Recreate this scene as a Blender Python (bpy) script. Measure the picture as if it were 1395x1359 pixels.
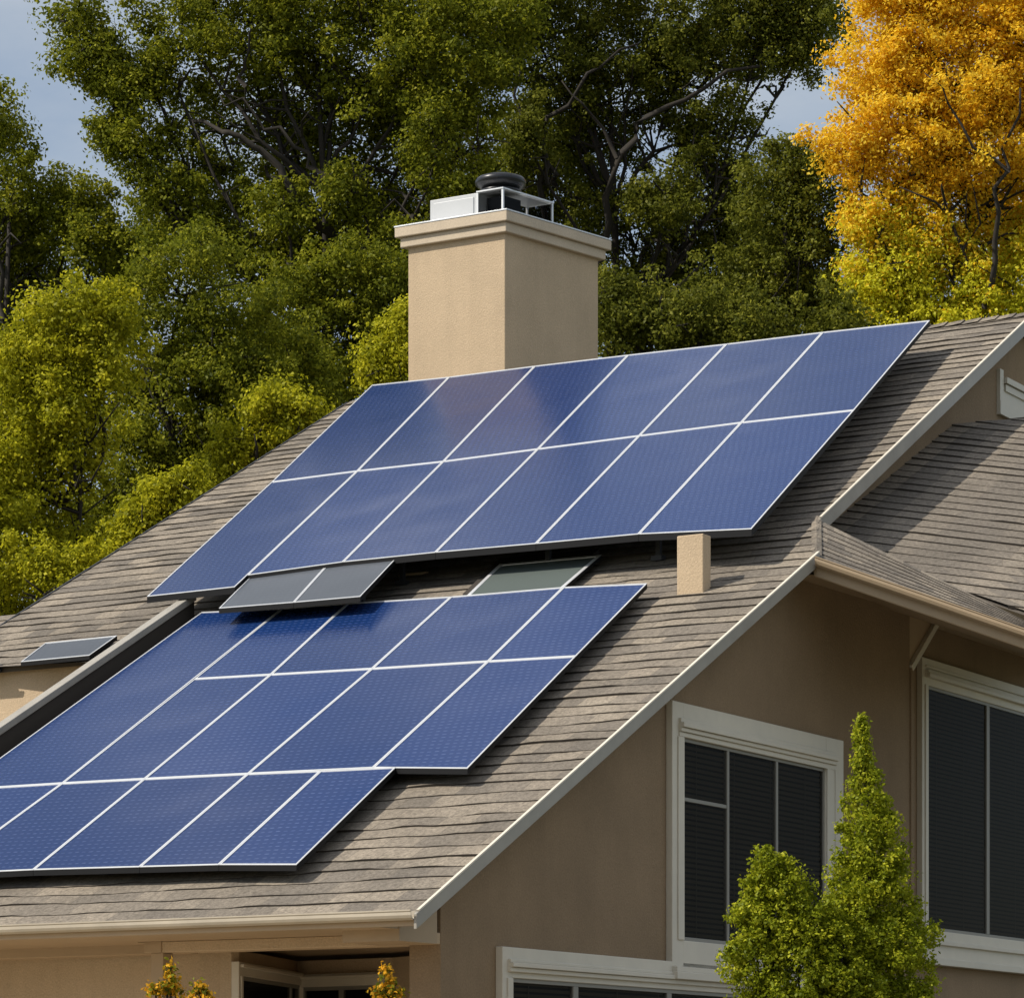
import bpy, math, random
import numpy as np
from mathutils import Vector
for o in list(bpy.data.objects): bpy.data.objects.remove(o)
scene = bpy.context.scene
COL = scene.collection
R = math.radians
# ------------------------------------------------------------------ camera
F, CX, HY, EYE = 4475.0, 697.5, 1520.0, 1.6
cd = bpy.data.cameras.new("camera"); cam = bpy.data.objects.new("camera", cd); COL.objects.link(cam)
cam.location = (0, 0, EYE); cam.rotation_euler = (R(90), 0, 0)
cd.sensor_width = 36; cd.lens = F / 1395 * 36; cd.shift_y = (HY - 679.5) / 1395
cd.clip_start = 0.5; cd.clip_end = 5000
scene.camera = cam
# ------------------------------------------------------------------ house frame (u along the eave, v up the slope, z)
AX = R(30.2)
V2 = np.array([math.sin(AX), math.cos(AX)]); U2 = np.array([math.cos(AX), -math.sin(AX)])
E0 = np.array([(568 - CX) / F * 26, 26.0]); ZE = EYE + (HY - 1243) / F * 26; P = .526
# ------------------------------------------------------------------ light
SUN_EL, SUN_T = R(45), R(47)
hd = U2 * math.cos(SUN_T) + V2 * math.sin(SUN_T)          # horizontal direction the light travels
sd = bpy.data.lights.new("sun", 'SUN'); sd.energy = 4.6; sd.angle = R(0.6); sd.color = (1, .93, .82)
sun = bpy.data.objects.new("sun", sd); COL.objects.link(sun)
L = Vector((hd[0] * math.cos(SUN_EL), hd[1] * math.cos(SUN_EL), -math.sin(SUN_EL)))
sun.rotation_euler = L.to_track_quat('-Z', 'Y').to_euler(); sun.location = (-30, 10, 40)
world = bpy.data.worlds.new("World"); scene.world = world; world.use_nodes = True
wn = world.node_tree; wn.nodes.clear()
def N(nt, t, **k):
    n = nt.nodes.new(t)
    for a, b in k.items():
        if a.startswith('i_'): n.inputs[a[2:].replace('_', ' ')].default_value = b
        else: setattr(n, a, b)
    return n
sky = N(wn, 'ShaderNodeTexSky', sky_type='NISHITA', sun_disc=False, sun_elevation=SUN_EL,
        sun_rotation=math.atan2(-hd[0], -hd[1]), air_density=1.0, dust_density=.9, ozone_density=1.2)
tc = N(wn, 'ShaderNodeTexCoord'); mp = N(wn, 'ShaderNodeMapping'); mp.inputs['Scale'].default_value = (1, 1, 2.6)
nz = N(wn, 'ShaderNodeTexNoise'); nz.inputs['Scale'].default_value = 7.5; nz.inputs['Detail'].default_value = 7; nz.inputs['Roughness'].default_value = .55
cr = N(wn, 'ShaderNodeMapRange'); cr.inputs['From Min'].default_value = .35; cr.inputs['From Max'].default_value = .85; cr.inputs['To Min'].default_value = .24; cr.inputs['To Max'].default_value = .9
mx = N(wn, 'ShaderNodeMix', data_type='RGBA'); mx.inputs['B'].default_value = (5.4, 5.7, 5.9, 1)
# a deck of brighter cumulus high above the scene
nz2 = N(wn, 'ShaderNodeTexNoise'); nz2.inputs['Scale'].default_value = 14.0; nz2.inputs['Detail'].default_value = 3
mpc = N(wn, 'ShaderNodeMapping'); mpc.inputs['Location'].default_value = (.6, 0, 0)
cr2 = N(wn, 'ShaderNodeMapRange'); cr2.inputs['From Min'].default_value = .50; cr2.inputs['From Max'].default_value = .66
sz = N(wn, 'ShaderNodeSeparateXYZ'); cz = N(wn, 'ShaderNodeMapRange'); cz.inputs['From Min'].default_value = .40; cz.inputs['From Max'].default_value = .52
m2_ = N(wn, 'ShaderNodeMath', operation='MULTIPLY'); mx2 = N(wn, 'ShaderNodeMix', data_type='RGBA'); mx2.inputs['B'].default_value = (13, 13, 13.5, 1)
bg = N(wn, 'ShaderNodeBackground'); bg.inputs['Strength'].default_value = .118
wo = N(wn, 'ShaderNodeOutputWorld')
for a, b in ((tc.outputs['Generated'], mp.inputs[0]), (mp.outputs[0], nz.inputs['Vector']), (nz.outputs[0], cr.inputs[0]),
             (cr.outputs[0], mx.inputs['Factor']), (sky.outputs[0], mx.inputs['A']), (mx.outputs['Result'], mx2.inputs['A']), (tc.outputs['Generated'], mpc.inputs[0]), (mpc.outputs[0], nz2.inputs['Vector']), (nz2.outputs[0], cr2.inputs[0]), (tc.outputs['Generated'], sz.inputs[0]), (sz.outputs[2], cz.inputs[0]), (cr2.outputs[0], m2_.inputs[0]), (cz.outputs[0], m2_.inputs[1]), (m2_.outputs[0], mx2.inputs['Factor']), (mx2.outputs['Result'], bg.inputs[0]), (bg.outputs[0], wo.inputs[0])):
    wn.links.new(a, b)
scene.view_settings.view_transform = 'Standard'; scene.view_settings.look = 'None'
scene.view_settings.exposure = 0.0; scene.view_settings.gamma = 1
scene.render.engine = 'CYCLES'
scene.cycles.max_bounces = 6; scene.cycles.diffuse_bounces = 3; scene.cycles.glossy_bounces = 3
scene.cycles.transmission_bounces = 4; scene.cycles.transparent_max_bounces = 8

# ------------------------------------------------------------------ geometry helpers
def W(u, v, z): q = E0 + U2 * u + V2 * v; return np.array([q[0], q[1], z])
def ray(x, y): return np.array([(x - CX) / F, 1, (HY - y) / F])
def at(x, y, Y): return np.array([0, 0, EYE]) + ray(x, y) * Y
def uvz(p): d = p[:2] - E0; return np.array([d @ U2, d @ V2, p[2]])
def on_roof(x, y, h=0.):
    r = ray(x, y); Y = (ZE + h - EYE - P * (E0 @ V2)) / (r[2] - P * (r[:2] @ V2)); return uvz(at(x, y, Y))
def on_u(x, y, u): r = ray(x, y); return uvz(at(x, y, (u + E0 @ U2) / (r[:2] @ U2)))
def on_v(x, y, v): r = ray(x, y); return uvz(at(x, y, (v + E0 @ V2) / (r[:2] @ V2)))
def zr(v, h=0.): return ZE + P * v + h
def nrm(a): a = np.asarray(a, float); return a / np.linalg.norm(a)
NR = nrm(np.array([-V2[0] * P, -V2[1] * P, 1]))           # roof normal

WLOC = {}
def tag(o, label=None, cat=None, group=None, kind=None):
    if label: o['label'] = label
    if cat: o['category'] = cat
    if group: o['group'] = group
    if kind: o['kind'] = kind
    return o
def empty(name, loc, parent=None):
    o = bpy.data.objects.new(name, None); COL.objects.link(o); o.empty_display_size = .3
    loc = np.array(loc, float); WLOC[o.name] = loc
    if parent: o.parent = parent; o.location = loc - WLOC[parent.name]
    else: o.location = loc
    return o
class MB:
    def __init__(s): s.v = []; s.f = []; s.m = []; s.uv = []
    def face(s, pts, m=0, uv=None):
        i = len(s.v); s.v += [tuple(p) for p in pts]; s.f.append(tuple(range(i, i + len(pts)))); s.m.append(m)
        s.uv.append(uv if uv else [(0, 0)] * len(pts))
    def box8(s, p, m=0):     # p: 4 bottom (ccw) + 4 top
        for q in ((0, 3, 2, 1), (4, 5, 6, 7), (0, 1, 5, 4), (1, 2, 6, 5), (2, 3, 7, 6), (3, 0, 4, 7)): s.face([p[k] for k in q], m)
    def boxh(s, u0, u1, v0, v1, z0, z1, m=0):
        s.box8([W(u0, v0, z0), W(u1, v0, z0), W(u1, v1, z0), W(u0, v1, z0), W(u0, v0, z1), W(u1, v0, z1), W(u1, v1, z1), W(u0, v1, z1)], m)
    def prism(s, base, off, m=0):   # base polygon (world pts) extruded by vector off
        off = np.asarray(off, float); b = [np.asarray(p, float) for p in base]; t = [p + off for p in b]
        s.face(b[::-1], m); s.face(t, m)
        for i in range(len(b)): j = (i + 1) % len(b); s.face([b[i], b[j], t[j], t[i]], m)
    def beam(s, a, b, w, h, m=0, up=(0, 0, 1)):
        a = np.array(a, float); b = np.array(b, float); d = nrm(b - a); sd_ = nrm(np.cross(d, up)); u_ = nrm(np.cross(sd_, d))
        q = [a - sd_ * w / 2 - u_ * h / 2, a + sd_ * w / 2 - u_ * h / 2, b + sd_ * w / 2 - u_ * h / 2, b - sd_ * w / 2 - u_ * h / 2]
        s.box8(q + [p + u_ * h for p in q], m)
    def tube(s, pts, rad, n=8, m=0, cap=True):
        pts = [np.array(p, float) for p in pts]; rings = []
        for i, p in enumerate(pts):
            d = nrm(pts[min(i + 1, len(pts) - 1)] - pts[max(i - 1, 0)])
            a = nrm(np.cross(d, (0.13, .21, 1) if abs(d[2]) < .9 else (1, .1, 0))); b = np.cross(d, a)
            rings.append([p + rad[i] * (a * math.cos(2 * math.pi * k / n) + b * math.sin(2 * math.pi * k / n)) for k in range(n)])
        i0 = len(s.v)
        for r in rings: s.v += [tuple(q) for q in r]
        for i in range(len(rings) - 1):
            for k in range(n):
                a0 = i0 + i * n + k; a1 = i0 + i * n + (k + 1) % n
                s.f.append((a0, a1, a1 + n, a0 + n)); s.m.append(m); s.uv.append([(0, 0)] * 4)
        if cap:
            for r0 in (0, len(rings) - 1):
                s.f.append(tuple(i0 + r0 * n + k for k in range(n))); s.m.append(m); s.uv.append([(0, 0)] * n)
    def lathe(s, c, prof, n=40, m=0):
        i0 = len(s.v)
        for (r, z) in prof:
            for k in range(n): s.v.append((c[0] + r * math.cos(2 * math.pi * k / n), c[1] + r * math.sin(2 * math.pi * k / n), c[2] + z))
        for i in range(len(prof) - 1):
            for k in range(n):
                a0 = i0 + i * n + k; a1 = i0 + i * n + (k + 1) % n
                s.f.append((a0, a1, a1 + n, a0 + n)); s.m.append(m); s.uv.append([(0, 0)] * 4)
    def build(s, name, mats, parent=None, bevel=0, smooth=False, loc=None):
        if not isinstance(mats, (list, tuple)): mats = [mats]
        va = np.array(s.v, float)
        if loc is None: loc = WLOC[parent.name] if parent else np.array([va[:, 0].mean(), va[:, 1].mean(), va[:, 2].min()])
        me = bpy.data.meshes.new(name); me.from_pydata([tuple(x) for x in (va - loc)], [], s.f)
        for m in mats: me.materials.append(m)
        me.polygons.foreach_set('material_index', s.m)
        ul = me.uv_layers.new(name='uv'); ul.data.foreach_set('uv', [c for f in s.uv for p in f for c in p])
        if smooth: me.polygons.foreach_set('use_smooth', [True] * len(s.f))
        me.update()
        o = bpy.data.objects.new(name, me); COL.objects.link(o); WLOC[o.name] = np.array(loc, float)
        if parent: o.parent = parent; o.location = np.array(loc) - WLOC[parent.name]
        else: o.location = loc
        if bevel:
            b = o.modifiers.new('bevel', 'BEVEL'); b.width = bevel; b.segments = 2; b.limit_method = 'ANGLE'
            w = o.modifiers.new('weld', 'WELD'); w.merge_threshold = .0005
            o.modifiers.move(1, 0)
        return o

# ------------------------------------------------------------------ materials
def mat(name, base, rough=.8, metal=0., bump=0., bscale=80., var=0., vscale=3., spec=.5, var2=None):
    m = bpy.data.materials.new(name); m.use_nodes = True; nt = m.node_tree; b = nt.nodes['Principled BSDF']
    b.inputs['Base Color'].default_value = (*base, 1); b.inputs['Roughness'].default_value = rough; b.inputs['Metallic'].default_value = metal
    b.inputs['Specular IOR Level'].default_value = spec
    t = N(nt, 'ShaderNodeTexCoord')
    if var:
        n1 = N(nt, 'ShaderNodeTexNoise'); n1.inputs['Scale'].default_value = vscale; n1.inputs['Detail'].default_value = 8; n1.inputs['Roughness'].default_value = .65
        r = N(nt, 'ShaderNodeMapRange'); r.inputs['From Min'].default_value = .3; r.inputs['From Max'].default_value = .7; r.inputs['To Min'].default_value = 1 - var; r.inputs['To Max'].default_value = 1 + var
        vm = N(nt, 'ShaderNodeVectorMath', operation='SCALE'); vm.inputs[0].default_value = base
        nt.links.new(t.outputs['Object'], n1.inputs['Vector']); nt.links.new(n1.outputs[0], r.inputs[0])
        if 'stucco' in name:      # rain streaks and grain
            ms = N(nt, 'ShaderNodeMapping'); ms.inputs['Scale'].default_value = (5, 5, .35); ns = N(nt, 'ShaderNodeTexNoise'); ns.inputs['Scale'].default_value = 1; ns.inputs['Detail'].default_value = 5
            ng = N(nt, 'ShaderNodeTexNoise'); ng.inputs['Scale'].default_value = 70; ng.inputs['Detail'].default_value = 2
            rs_ = N(nt, 'ShaderNodeMapRange'); rs_.inputs['From Min'].default_value = .35; rs_.inputs['From Max'].default_value = .6; rs_.inputs['To Min'].default_value = .955; rs_.inputs['To Max'].default_value = 1.0
            rg_ = N(nt, 'ShaderNodeMapRange'); rg_.inputs['From Min'].default_value = .3; rg_.inputs['From Max'].default_value = .7; rg_.inputs['To Min'].default_value = .90; rg_.inputs['To Max'].default_value = 1.09
            k1 = N(nt, 'ShaderNodeMath', operation='MULTIPLY'); k2 = N(nt, 'ShaderNodeMath', operation='MULTIPLY')
            for a_, b_ in ((t.outputs['Object'], ms.inputs[0]), (ms.outputs[0], ns.inputs['Vector']), (t.outputs['Object'], ng.inputs['Vector']), (ns.outputs[0], rs_.inputs[0]), (ng.outputs[0], rg_.inputs[0]),
                           (r.outputs[0], k1.inputs[0]), (rs_.outputs[0], k1.inputs[1]), (k1.outputs[0], k2.inputs[0]), (rg_.outputs[0], k2.inputs[1])): nt.links.new(a_, b_)
            r = k2
        nt.links.new(r.outputs[0], vm.inputs['Scale']); nt.links.new(vm.outputs[0], b.inputs['Base Color'])
        rr = N(nt, 'ShaderNodeMapRange'); rr.inputs['To Min'].default_value = max(rough - .12, .03); rr.inputs['To Max'].default_value = min(rough + .12, 1)
        nt.links.new(n1.outputs[0], rr.inputs[0]); nt.links.new(rr.outputs[0], b.inputs['Roughness'])
    if bump:
        n2 = N(nt, 'ShaderNodeTexNoise'); n2.inputs['Scale'].default_value = bscale; n2.inputs['Detail'].default_value = 4
        bp = N(nt, 'ShaderNodeBump'); bp.inputs['Strength'].default_value = bump; bp.inputs['Distance'].default_value = .01
        nt.links.new(t.outputs['Object'], n2.inputs['Vector']); nt.links.new(n2.outputs[0], bp.inputs['Height']); nt.links.new(bp.outputs[0], b.inputs['Normal'])
    return m
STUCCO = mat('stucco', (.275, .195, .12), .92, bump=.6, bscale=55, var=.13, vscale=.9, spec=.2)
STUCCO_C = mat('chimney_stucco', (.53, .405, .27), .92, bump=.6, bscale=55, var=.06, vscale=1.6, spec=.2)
TRIM = mat('trim_paint', (.64, .585, .48), .55, bump=.1, bscale=15, var=.06, vscale=2.5)
TRIM_TAN = mat('tan_trim_paint', (.42, .31, .195), .6, bump=.1, bscale=15, var=.06, vscale=2.5)
FASCIA = mat('fascia_paint', (.32, .295, .25), .5, bump=.15, bscale=12, var=.12, vscale=3)
CAPM = mat('cap_stucco', (.55, .45, .33), .8, bump=.2, bscale=30, var=.07, vscale=2)
WHITE = mat('white_sheet', (.52, .53, .54), .4, var=.03)
ALU = mat('aluminium', (.66, .67, .68), .42, metal=.35, var=.05)
DARKM = mat('dark_metal', (.035, .036, .04), .5, metal=.3)
BLACKM = mat('black_cowl', (.02, .021, .024), .32, metal=.2)
BUTT = mat('shingle_butt', (.06, .052, .045), .95, spec=.1)  # dark cut edges, plus the gap shadow under each course put into the colour
INTER = mat('room_shade', (.012, .012, .013), .9)
BLIND = mat('blind_slat', (.085, .075, .058), .8, spec=.2)
BARK = mat('bark', (.022, .017, .012), .9, bump=.6, bscale=9, var=.35, vscale=4)
ROOFBACK = mat('roof_deck', (.10, .085, .07), .9)
SIDE = mat('frame_side', (.010, .010, .011), .6, spec=.15)

def shingle_mat():
    m = bpy.data.materials.new('shingles'); m.use_nodes = True; nt = m.node_tree; b = nt.nodes['Principled BSDF']
    uv = N(nt, 'ShaderNodeUVMap'); uv.uv_map = 'uv'
    br = N(nt, 'ShaderNodeTexBrick'); br.offset = .37; br.squash = 1
    for k, x in (('Color1', (.70, .70, .71, 1)), ('Color2', (1.2, 1.17, 1.12, 1)), ('Mortar', (.72, .70, .68, 1)), ('Scale', 1.), ('Mortar Size', .004), ('Bias', 0.), ('Brick Width', .33), ('Row Height', 1.)):
        br.inputs[k].default_value = x
    nt.links.new(uv.outputs[0], br.inputs['Vector'])
    n1 = N(nt, 'ShaderNodeTexNoise'); n1.inputs['Scale'].default_value = 26; n1.inputs['Detail'].default_value = 6; n1.inputs['Roughness'].default_value = .8
    n2 = N(nt, 'ShaderNodeTexNoise'); n2.inputs['Scale'].default_value = 1.1; n2.inputs['Detail'].default_value = 5
    tco = N(nt, 'ShaderNodeTexCoord')
    mp2 = N(nt, 'ShaderNodeMapping'); mp2.inputs['Scale'].default_value = (1, 1, 1)
    nt.links.new(tco.outputs['Object'], mp2.inputs[0]); nt.links.new(mp2.outputs[0], n1.inputs['Vector']); nt.links.new(mp2.outputs[0], n2.inputs['Vector'])
    r1 = N(nt, 'ShaderNodeMapRange'); r1.inputs['From Min'].default_value = .3; r1.inputs['From Max'].default_value = .7; r1.inputs['To Min'].default_value = .45; r1.inputs['To Max'].default_value = 1.5
    r2 = N(nt, 'ShaderNodeMapRange'); r2.inputs['From Min'].default_value = .3; r2.inputs['From Max'].default_value = .7; r2.inputs['To Min'].default_value = .86; r2.inputs['To Max'].default_value = 1.12
    nt.links.new(n1.outputs[0], r1.inputs[0]); nt.links.new(n2.outputs[0], r2.inputs[0])
    mu = N(nt, 'ShaderNodeMath', operation='MULTIPLY'); nt.links.new(r1.outputs[0], mu.inputs[0]); nt.links.new(r2.outputs[0], mu.inputs[1])
    s1 = N(nt, 'ShaderNodeVectorMath', operation='SCALE'); nt.links.new(br.outputs['Color'], s1.inputs[0]); nt.links.new(mu.outputs[0], s1.inputs['Scale'])
    s2 = N(nt, 'ShaderNodeVectorMath', operation='MULTIPLY'); nt.links.new(s1.outputs[0], s2.inputs[0]); s2.inputs[1].default_value = (.225, .195, .158)
    nt.links.new(s2.outputs[0], b.inputs['Base Color']); b.inputs['Roughness'].default_value = .95; b.inputs['Specular IOR Level'].default_value = .25
    bp = N(nt, 'ShaderNodeBump'); bp.inputs['Strength'].default_value = .7; bp.inputs['Distance'].default_value = .012
    nt.links.new(n1.outputs[0], bp.inputs['Height']); nt.links.new(bp.outputs[0], b.inputs['Normal'])
    return m
SHING = shingle_mat()

def cell_mat(name, base, dash, rough=.2, amt=1.):
    m = bpy.data.materials.new(name); m.use_nodes = True; nt = m.node_tree; b = nt.nodes['Principled BSDF']
    uv = N(nt, 'ShaderNodeUVMap'); uv.uv_map = 'uv'
    # slightly wavy rows of short contact fingers
    nw = N(nt, 'ShaderNodeTexNoise'); nw.inputs['Scale'].default_value = 2.2; nw.inputs['Detail'].default_value = 2
    vs = N(nt, 'ShaderNodeVectorMath', operation='SCALE'); vs.inputs['Scale'].default_value = .05
    ad = N(nt, 'ShaderNodeVectorMath', operation='ADD')
    nt.links.new(uv.outputs[0], nw.inputs['Vector']); nt.links.new(nw.outputs['Color'], vs.inputs[0]); nt.links.new(vs.outputs[0], ad.inputs[0]); nt.links.new(uv.outputs[0], ad.inputs[1])
    sp = N(nt, 'ShaderNodeSeparateXYZ'); nt.links.new(ad.outputs[0], sp.inputs[0])
    def mth(op, a, b=None):
        k = N(nt, 'ShaderNodeMath', operation=op)
        for i_, x_ in enumerate((a, b)):
            if x_ is None: continue
            if isinstance(x_, (int, float)): k.inputs[i_].default_value = x_
            else: nt.links.new(x_, k.inputs[i_])
        return k.outputs[0]
    row = mth('DIVIDE', sp.outputs[1], .075); rfl = mth('FLOOR', row); rfr = mth('FRACT', row)
    col = mth('FRACT', mth('ADD', mth('DIVIDE', sp.outputs[0], .08), mth('MULTIPLY', rfl, .38)))
    tri = lambda x, w: mth('MAXIMUM', mth('SUBTRACT', 1.0, mth('DIVIDE', mth('ABSOLUTE', mth('SUBTRACT', x, .5)), w)), 0.0)
    dashm = mth('MULTIPLY', mth('MINIMUM', mth('MULTIPLY', tri(rfr, .16), 1.6), 1.0), mth('MINIMUM', mth('MULTIPLY', tri(col, .34), 2.0), 1.0))
    nd = N(nt, 'ShaderNodeTexNoise'); nd.inputs['Scale'].default_value = 9; nd.inputs['Detail'].default_value = 3
    nt.links.new(uv.outputs[0], nd.inputs['Vector'])
    rd = N(nt, 'ShaderNodeMapRange'); rd.inputs['From Min'].default_value = .35; rd.inputs['From Max'].default_value = .6; rd.inputs['To Min'].default_value = .45
    nt.links.new(nd.outputs[0], rd.inputs[0])
    mm = N(nt, 'ShaderNodeMath', operation='MULTIPLY'); nt.links.new(dashm, mm.inputs[0]); nt.links.new(rd.outputs[0], mm.inputs[1])
    ma = N(nt, 'ShaderNodeMath', operation='MULTIPLY'); ma.inputs[1].default_value = amt; nt.links.new(mm.outputs[0], ma.inputs[0])
    mx = N(nt, 'ShaderNodeMix', data_type='RGBA'); mx.inputs['A'].default_value = (*base, 1); mx.inputs['B'].default_value = (*dash, 1)
    nt.links.new(ma.outputs[0], mx.inputs['Factor'])
    oi = N(nt, 'ShaderNodeObjectInfo'); ro = N(nt, 'ShaderNodeMapRange'); ro.inputs['To Min'].default_value = .9; ro.inputs['To Max'].default_value = 1.12
    nt.links.new(oi.outputs['Random'], ro.inputs[0])
    sc = N(nt, 'ShaderNodeVectorMath', operation='SCALE'); nt.links.new(mx.outputs['Result'], sc.inputs[0]); nt.links.new(ro.outputs[0], sc.inputs['Scale'])
    nt.links.new(sc.outputs[0], b.inputs['Base Color'])
    nr = N(nt, 'ShaderNodeTexNoise'); nr.inputs['Scale'].default_value = 1.1; nr.inputs['Detail'].default_value = 5
    rr = N(nt, 'ShaderNodeMapRange'); rr.inputs['To Min'].default_value = rough - .08; rr.inputs['To Max'].default_value = rough + .12
    nt.links.new(tcuv(nt), nr.inputs['Vector']); nt.links.new(nr.outputs[0], rr.inputs[0]); nt.links.new(rr.outputs[0], b.inputs['Roughness'])
    b.inputs['IOR'].default_value = 1.33; b.inputs['Specular IOR Level'].default_value = .15
    return m
def tcuv(nt): return N(nt, 'ShaderNodeTexCoord').outputs['Object']
CELL = cell_mat('solar_cells', (.008, .028, .110), (.12, .17, .34), .17, .34)
GREYCELL = cell_mat('grey_cells', (.075, .085, .10), (.12, .13, .15), .3, .4)
def glass(name, col=(.01, .012, .013), rough=.03, alpha=.5):
    m = bpy.data.materials.new(name); m.use_nodes = True; nt = m.node_tree; nt.nodes.remove(nt.nodes['Principled BSDF'])
    t = N(nt, 'ShaderNodeBsdfTransparent'); t.inputs[0].default_value = (alpha, alpha, alpha, 1)
    g = N(nt, 'ShaderNodeBsdfGlossy'); g.inputs['Roughness'].default_value = rough
    fr = N(nt, 'ShaderNodeFresnel'); fr.inputs['IOR'].default_value = 1.06
    mxs = N(nt, 'ShaderNodeMixShader'); nt.links.new(fr.outputs[0], mxs.inputs[0]); nt.links.new(t.outputs[0], mxs.inputs[1]); nt.links.new(g.outputs[0], mxs.inputs[2])
    nt.links.new(mxs.outputs[0], nt.nodes['Material Output'].inputs[0])
    return m
GLASS = glass('window_glass', alpha=.6); GLASSC = glass('clear_glass', alpha=.45)
SKYGLASS = mat('skylight_glass', (.13, .155, .145), .06, spec=.8)  # grey-green base colour stands in for reflected trees and sky

def leaf_mat(name, cols, trans=.35):
    """cols: list of (pos, rgb) over a per-leaf random number"""
    m = bpy.data.materials.new(name); m.use_nodes = True; nt = m.node_tree; nt.nodes.remove(nt.nodes['Principled BSDF'])
    at_ = N(nt, 'ShaderNodeAttribute'); at_.attribute_name = 'rnd'
    rp = N(nt, 'ShaderNodeValToRGB'); e = rp.color_ramp.elements
    e[0].position = cols[0][0]; e[0].color = (*cols[0][1], 1); e[1].position = cols[-1][0]; e[1].color = (*cols[-1][1], 1)
    for p_, c_ in cols[1:-1]: k = e.new(p_); k.color = (*c_, 1)
    nt.links.new(at_.outputs['Fac'], rp.inputs[0])
    d = N(nt, 'ShaderNodeBsdfDiffuse'); tr = N(nt, 'ShaderNodeBsdfTranslucent'); gl = N(nt, 'ShaderNodeBsdfGlossy'); gl.inputs['Roughness'].default_value = .5; gl.inputs[0].default_value = (.5, .5, .45, 1)
    nt.links.new(rp.outputs[0], d.inputs[0]); nt.links.new(rp.outputs[0], tr.inputs[0])
    a = N(nt, 'ShaderNodeMixShader'); a.inputs[0].default_value = trans; nt.links.new(d.outputs[0], a.inputs[1]); nt.links.new(tr.outputs[0], a.inputs[2])
    b = N(nt, 'ShaderNodeMixShader'); b.inputs[0].default_value = .015; nt.links.new(a.outputs[0], b.inputs[1]); nt.links.new(gl.outputs[0], b.inputs[2])
    nt.links.new(b.outputs[0], nt.nodes['Material Output'].inputs[0])
    return m
LEAF_YG = leaf_mat('leaf_yellow_green', [(0, (.14, .155, .009)), (.5, (.38, .375, .016)), (1, (.74, .67, .04))], .48)
LEAF_MID = leaf_mat('leaf_mid_green', [(0, (.060, .078, .008)), (.5, (.185, .205, .014)), (1, (.46, .44, .035))], .45)
LEAF_DARK = leaf_mat('leaf_dark_green', [(0, (.055, .068, .009)), (.6, (.16, .172, .018)), (1, (.38, .37, .05))], .48)
LEAF_OR = leaf_mat('leaf_orange', [(0, (.68, .35, .012)), (.5, (.92, .61, .028)), (1, (.97, .80, .11))], .5)
LEAF_OG = leaf_mat('leaf_turning', [(0, (.38, .40, .018)), (.5, (.74, .70, .04)), (1, (.95, .82, .07))], .5)
LEAF_BUSH = leaf_mat('leaf_conifer', [(0, (.07, .10, .007)), (.5, (.27, .31, .014)), (1, (.62, .60, .04))], .42)
FLOWER = leaf_mat('flower_orange', [(0, (.30, .24, .02)), (.4, (.60, .32, .02)), (1, (.85, .45, .03))])

# ------------------------------------------------------------------ ground
g = MB(); S_ = 1500
g.face([(-S_, -200, 0), (S_, -200, 0), (S_, 2800, 0), (-S_, 2800, 0)])
GR = mat('lawn', (.075, .085, .03), .95, bump=.6, bscale=30, var=.35, vscale=.6)
tag(g.build('ground', GR, loc=(0, 0, 0)), kind='structure')

g = MB(); g.face([W(-14, -24, .004), W(16, -24, .004), W(16, 20, .004), W(-14, 20, .004)])
tag(g.build('bounce_paving', mat('warm_bounce', (.15, .125, .09), .9, bump=.3, bscale=20, var=.12, vscale=.8), loc=(0, 0, 0.004)), kind='structure')  # out-of-view paving added for its warm bounce light on the walls
g = MB(); g.face([W(-12, -11, .009), W(1.5, -11, .009), W(1.5, 2.2, .009), W(-12, 2.2, .009)])
tag(g.build('bounce_slab', mat('pale_bounce', (.38, .31, .215), .9, bump=.3, bscale=20, var=.1, vscale=.8), loc=(0, 0, 0.009)), kind='structure')  # unseen pale slab, added to bounce sunlight up into the porch
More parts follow.
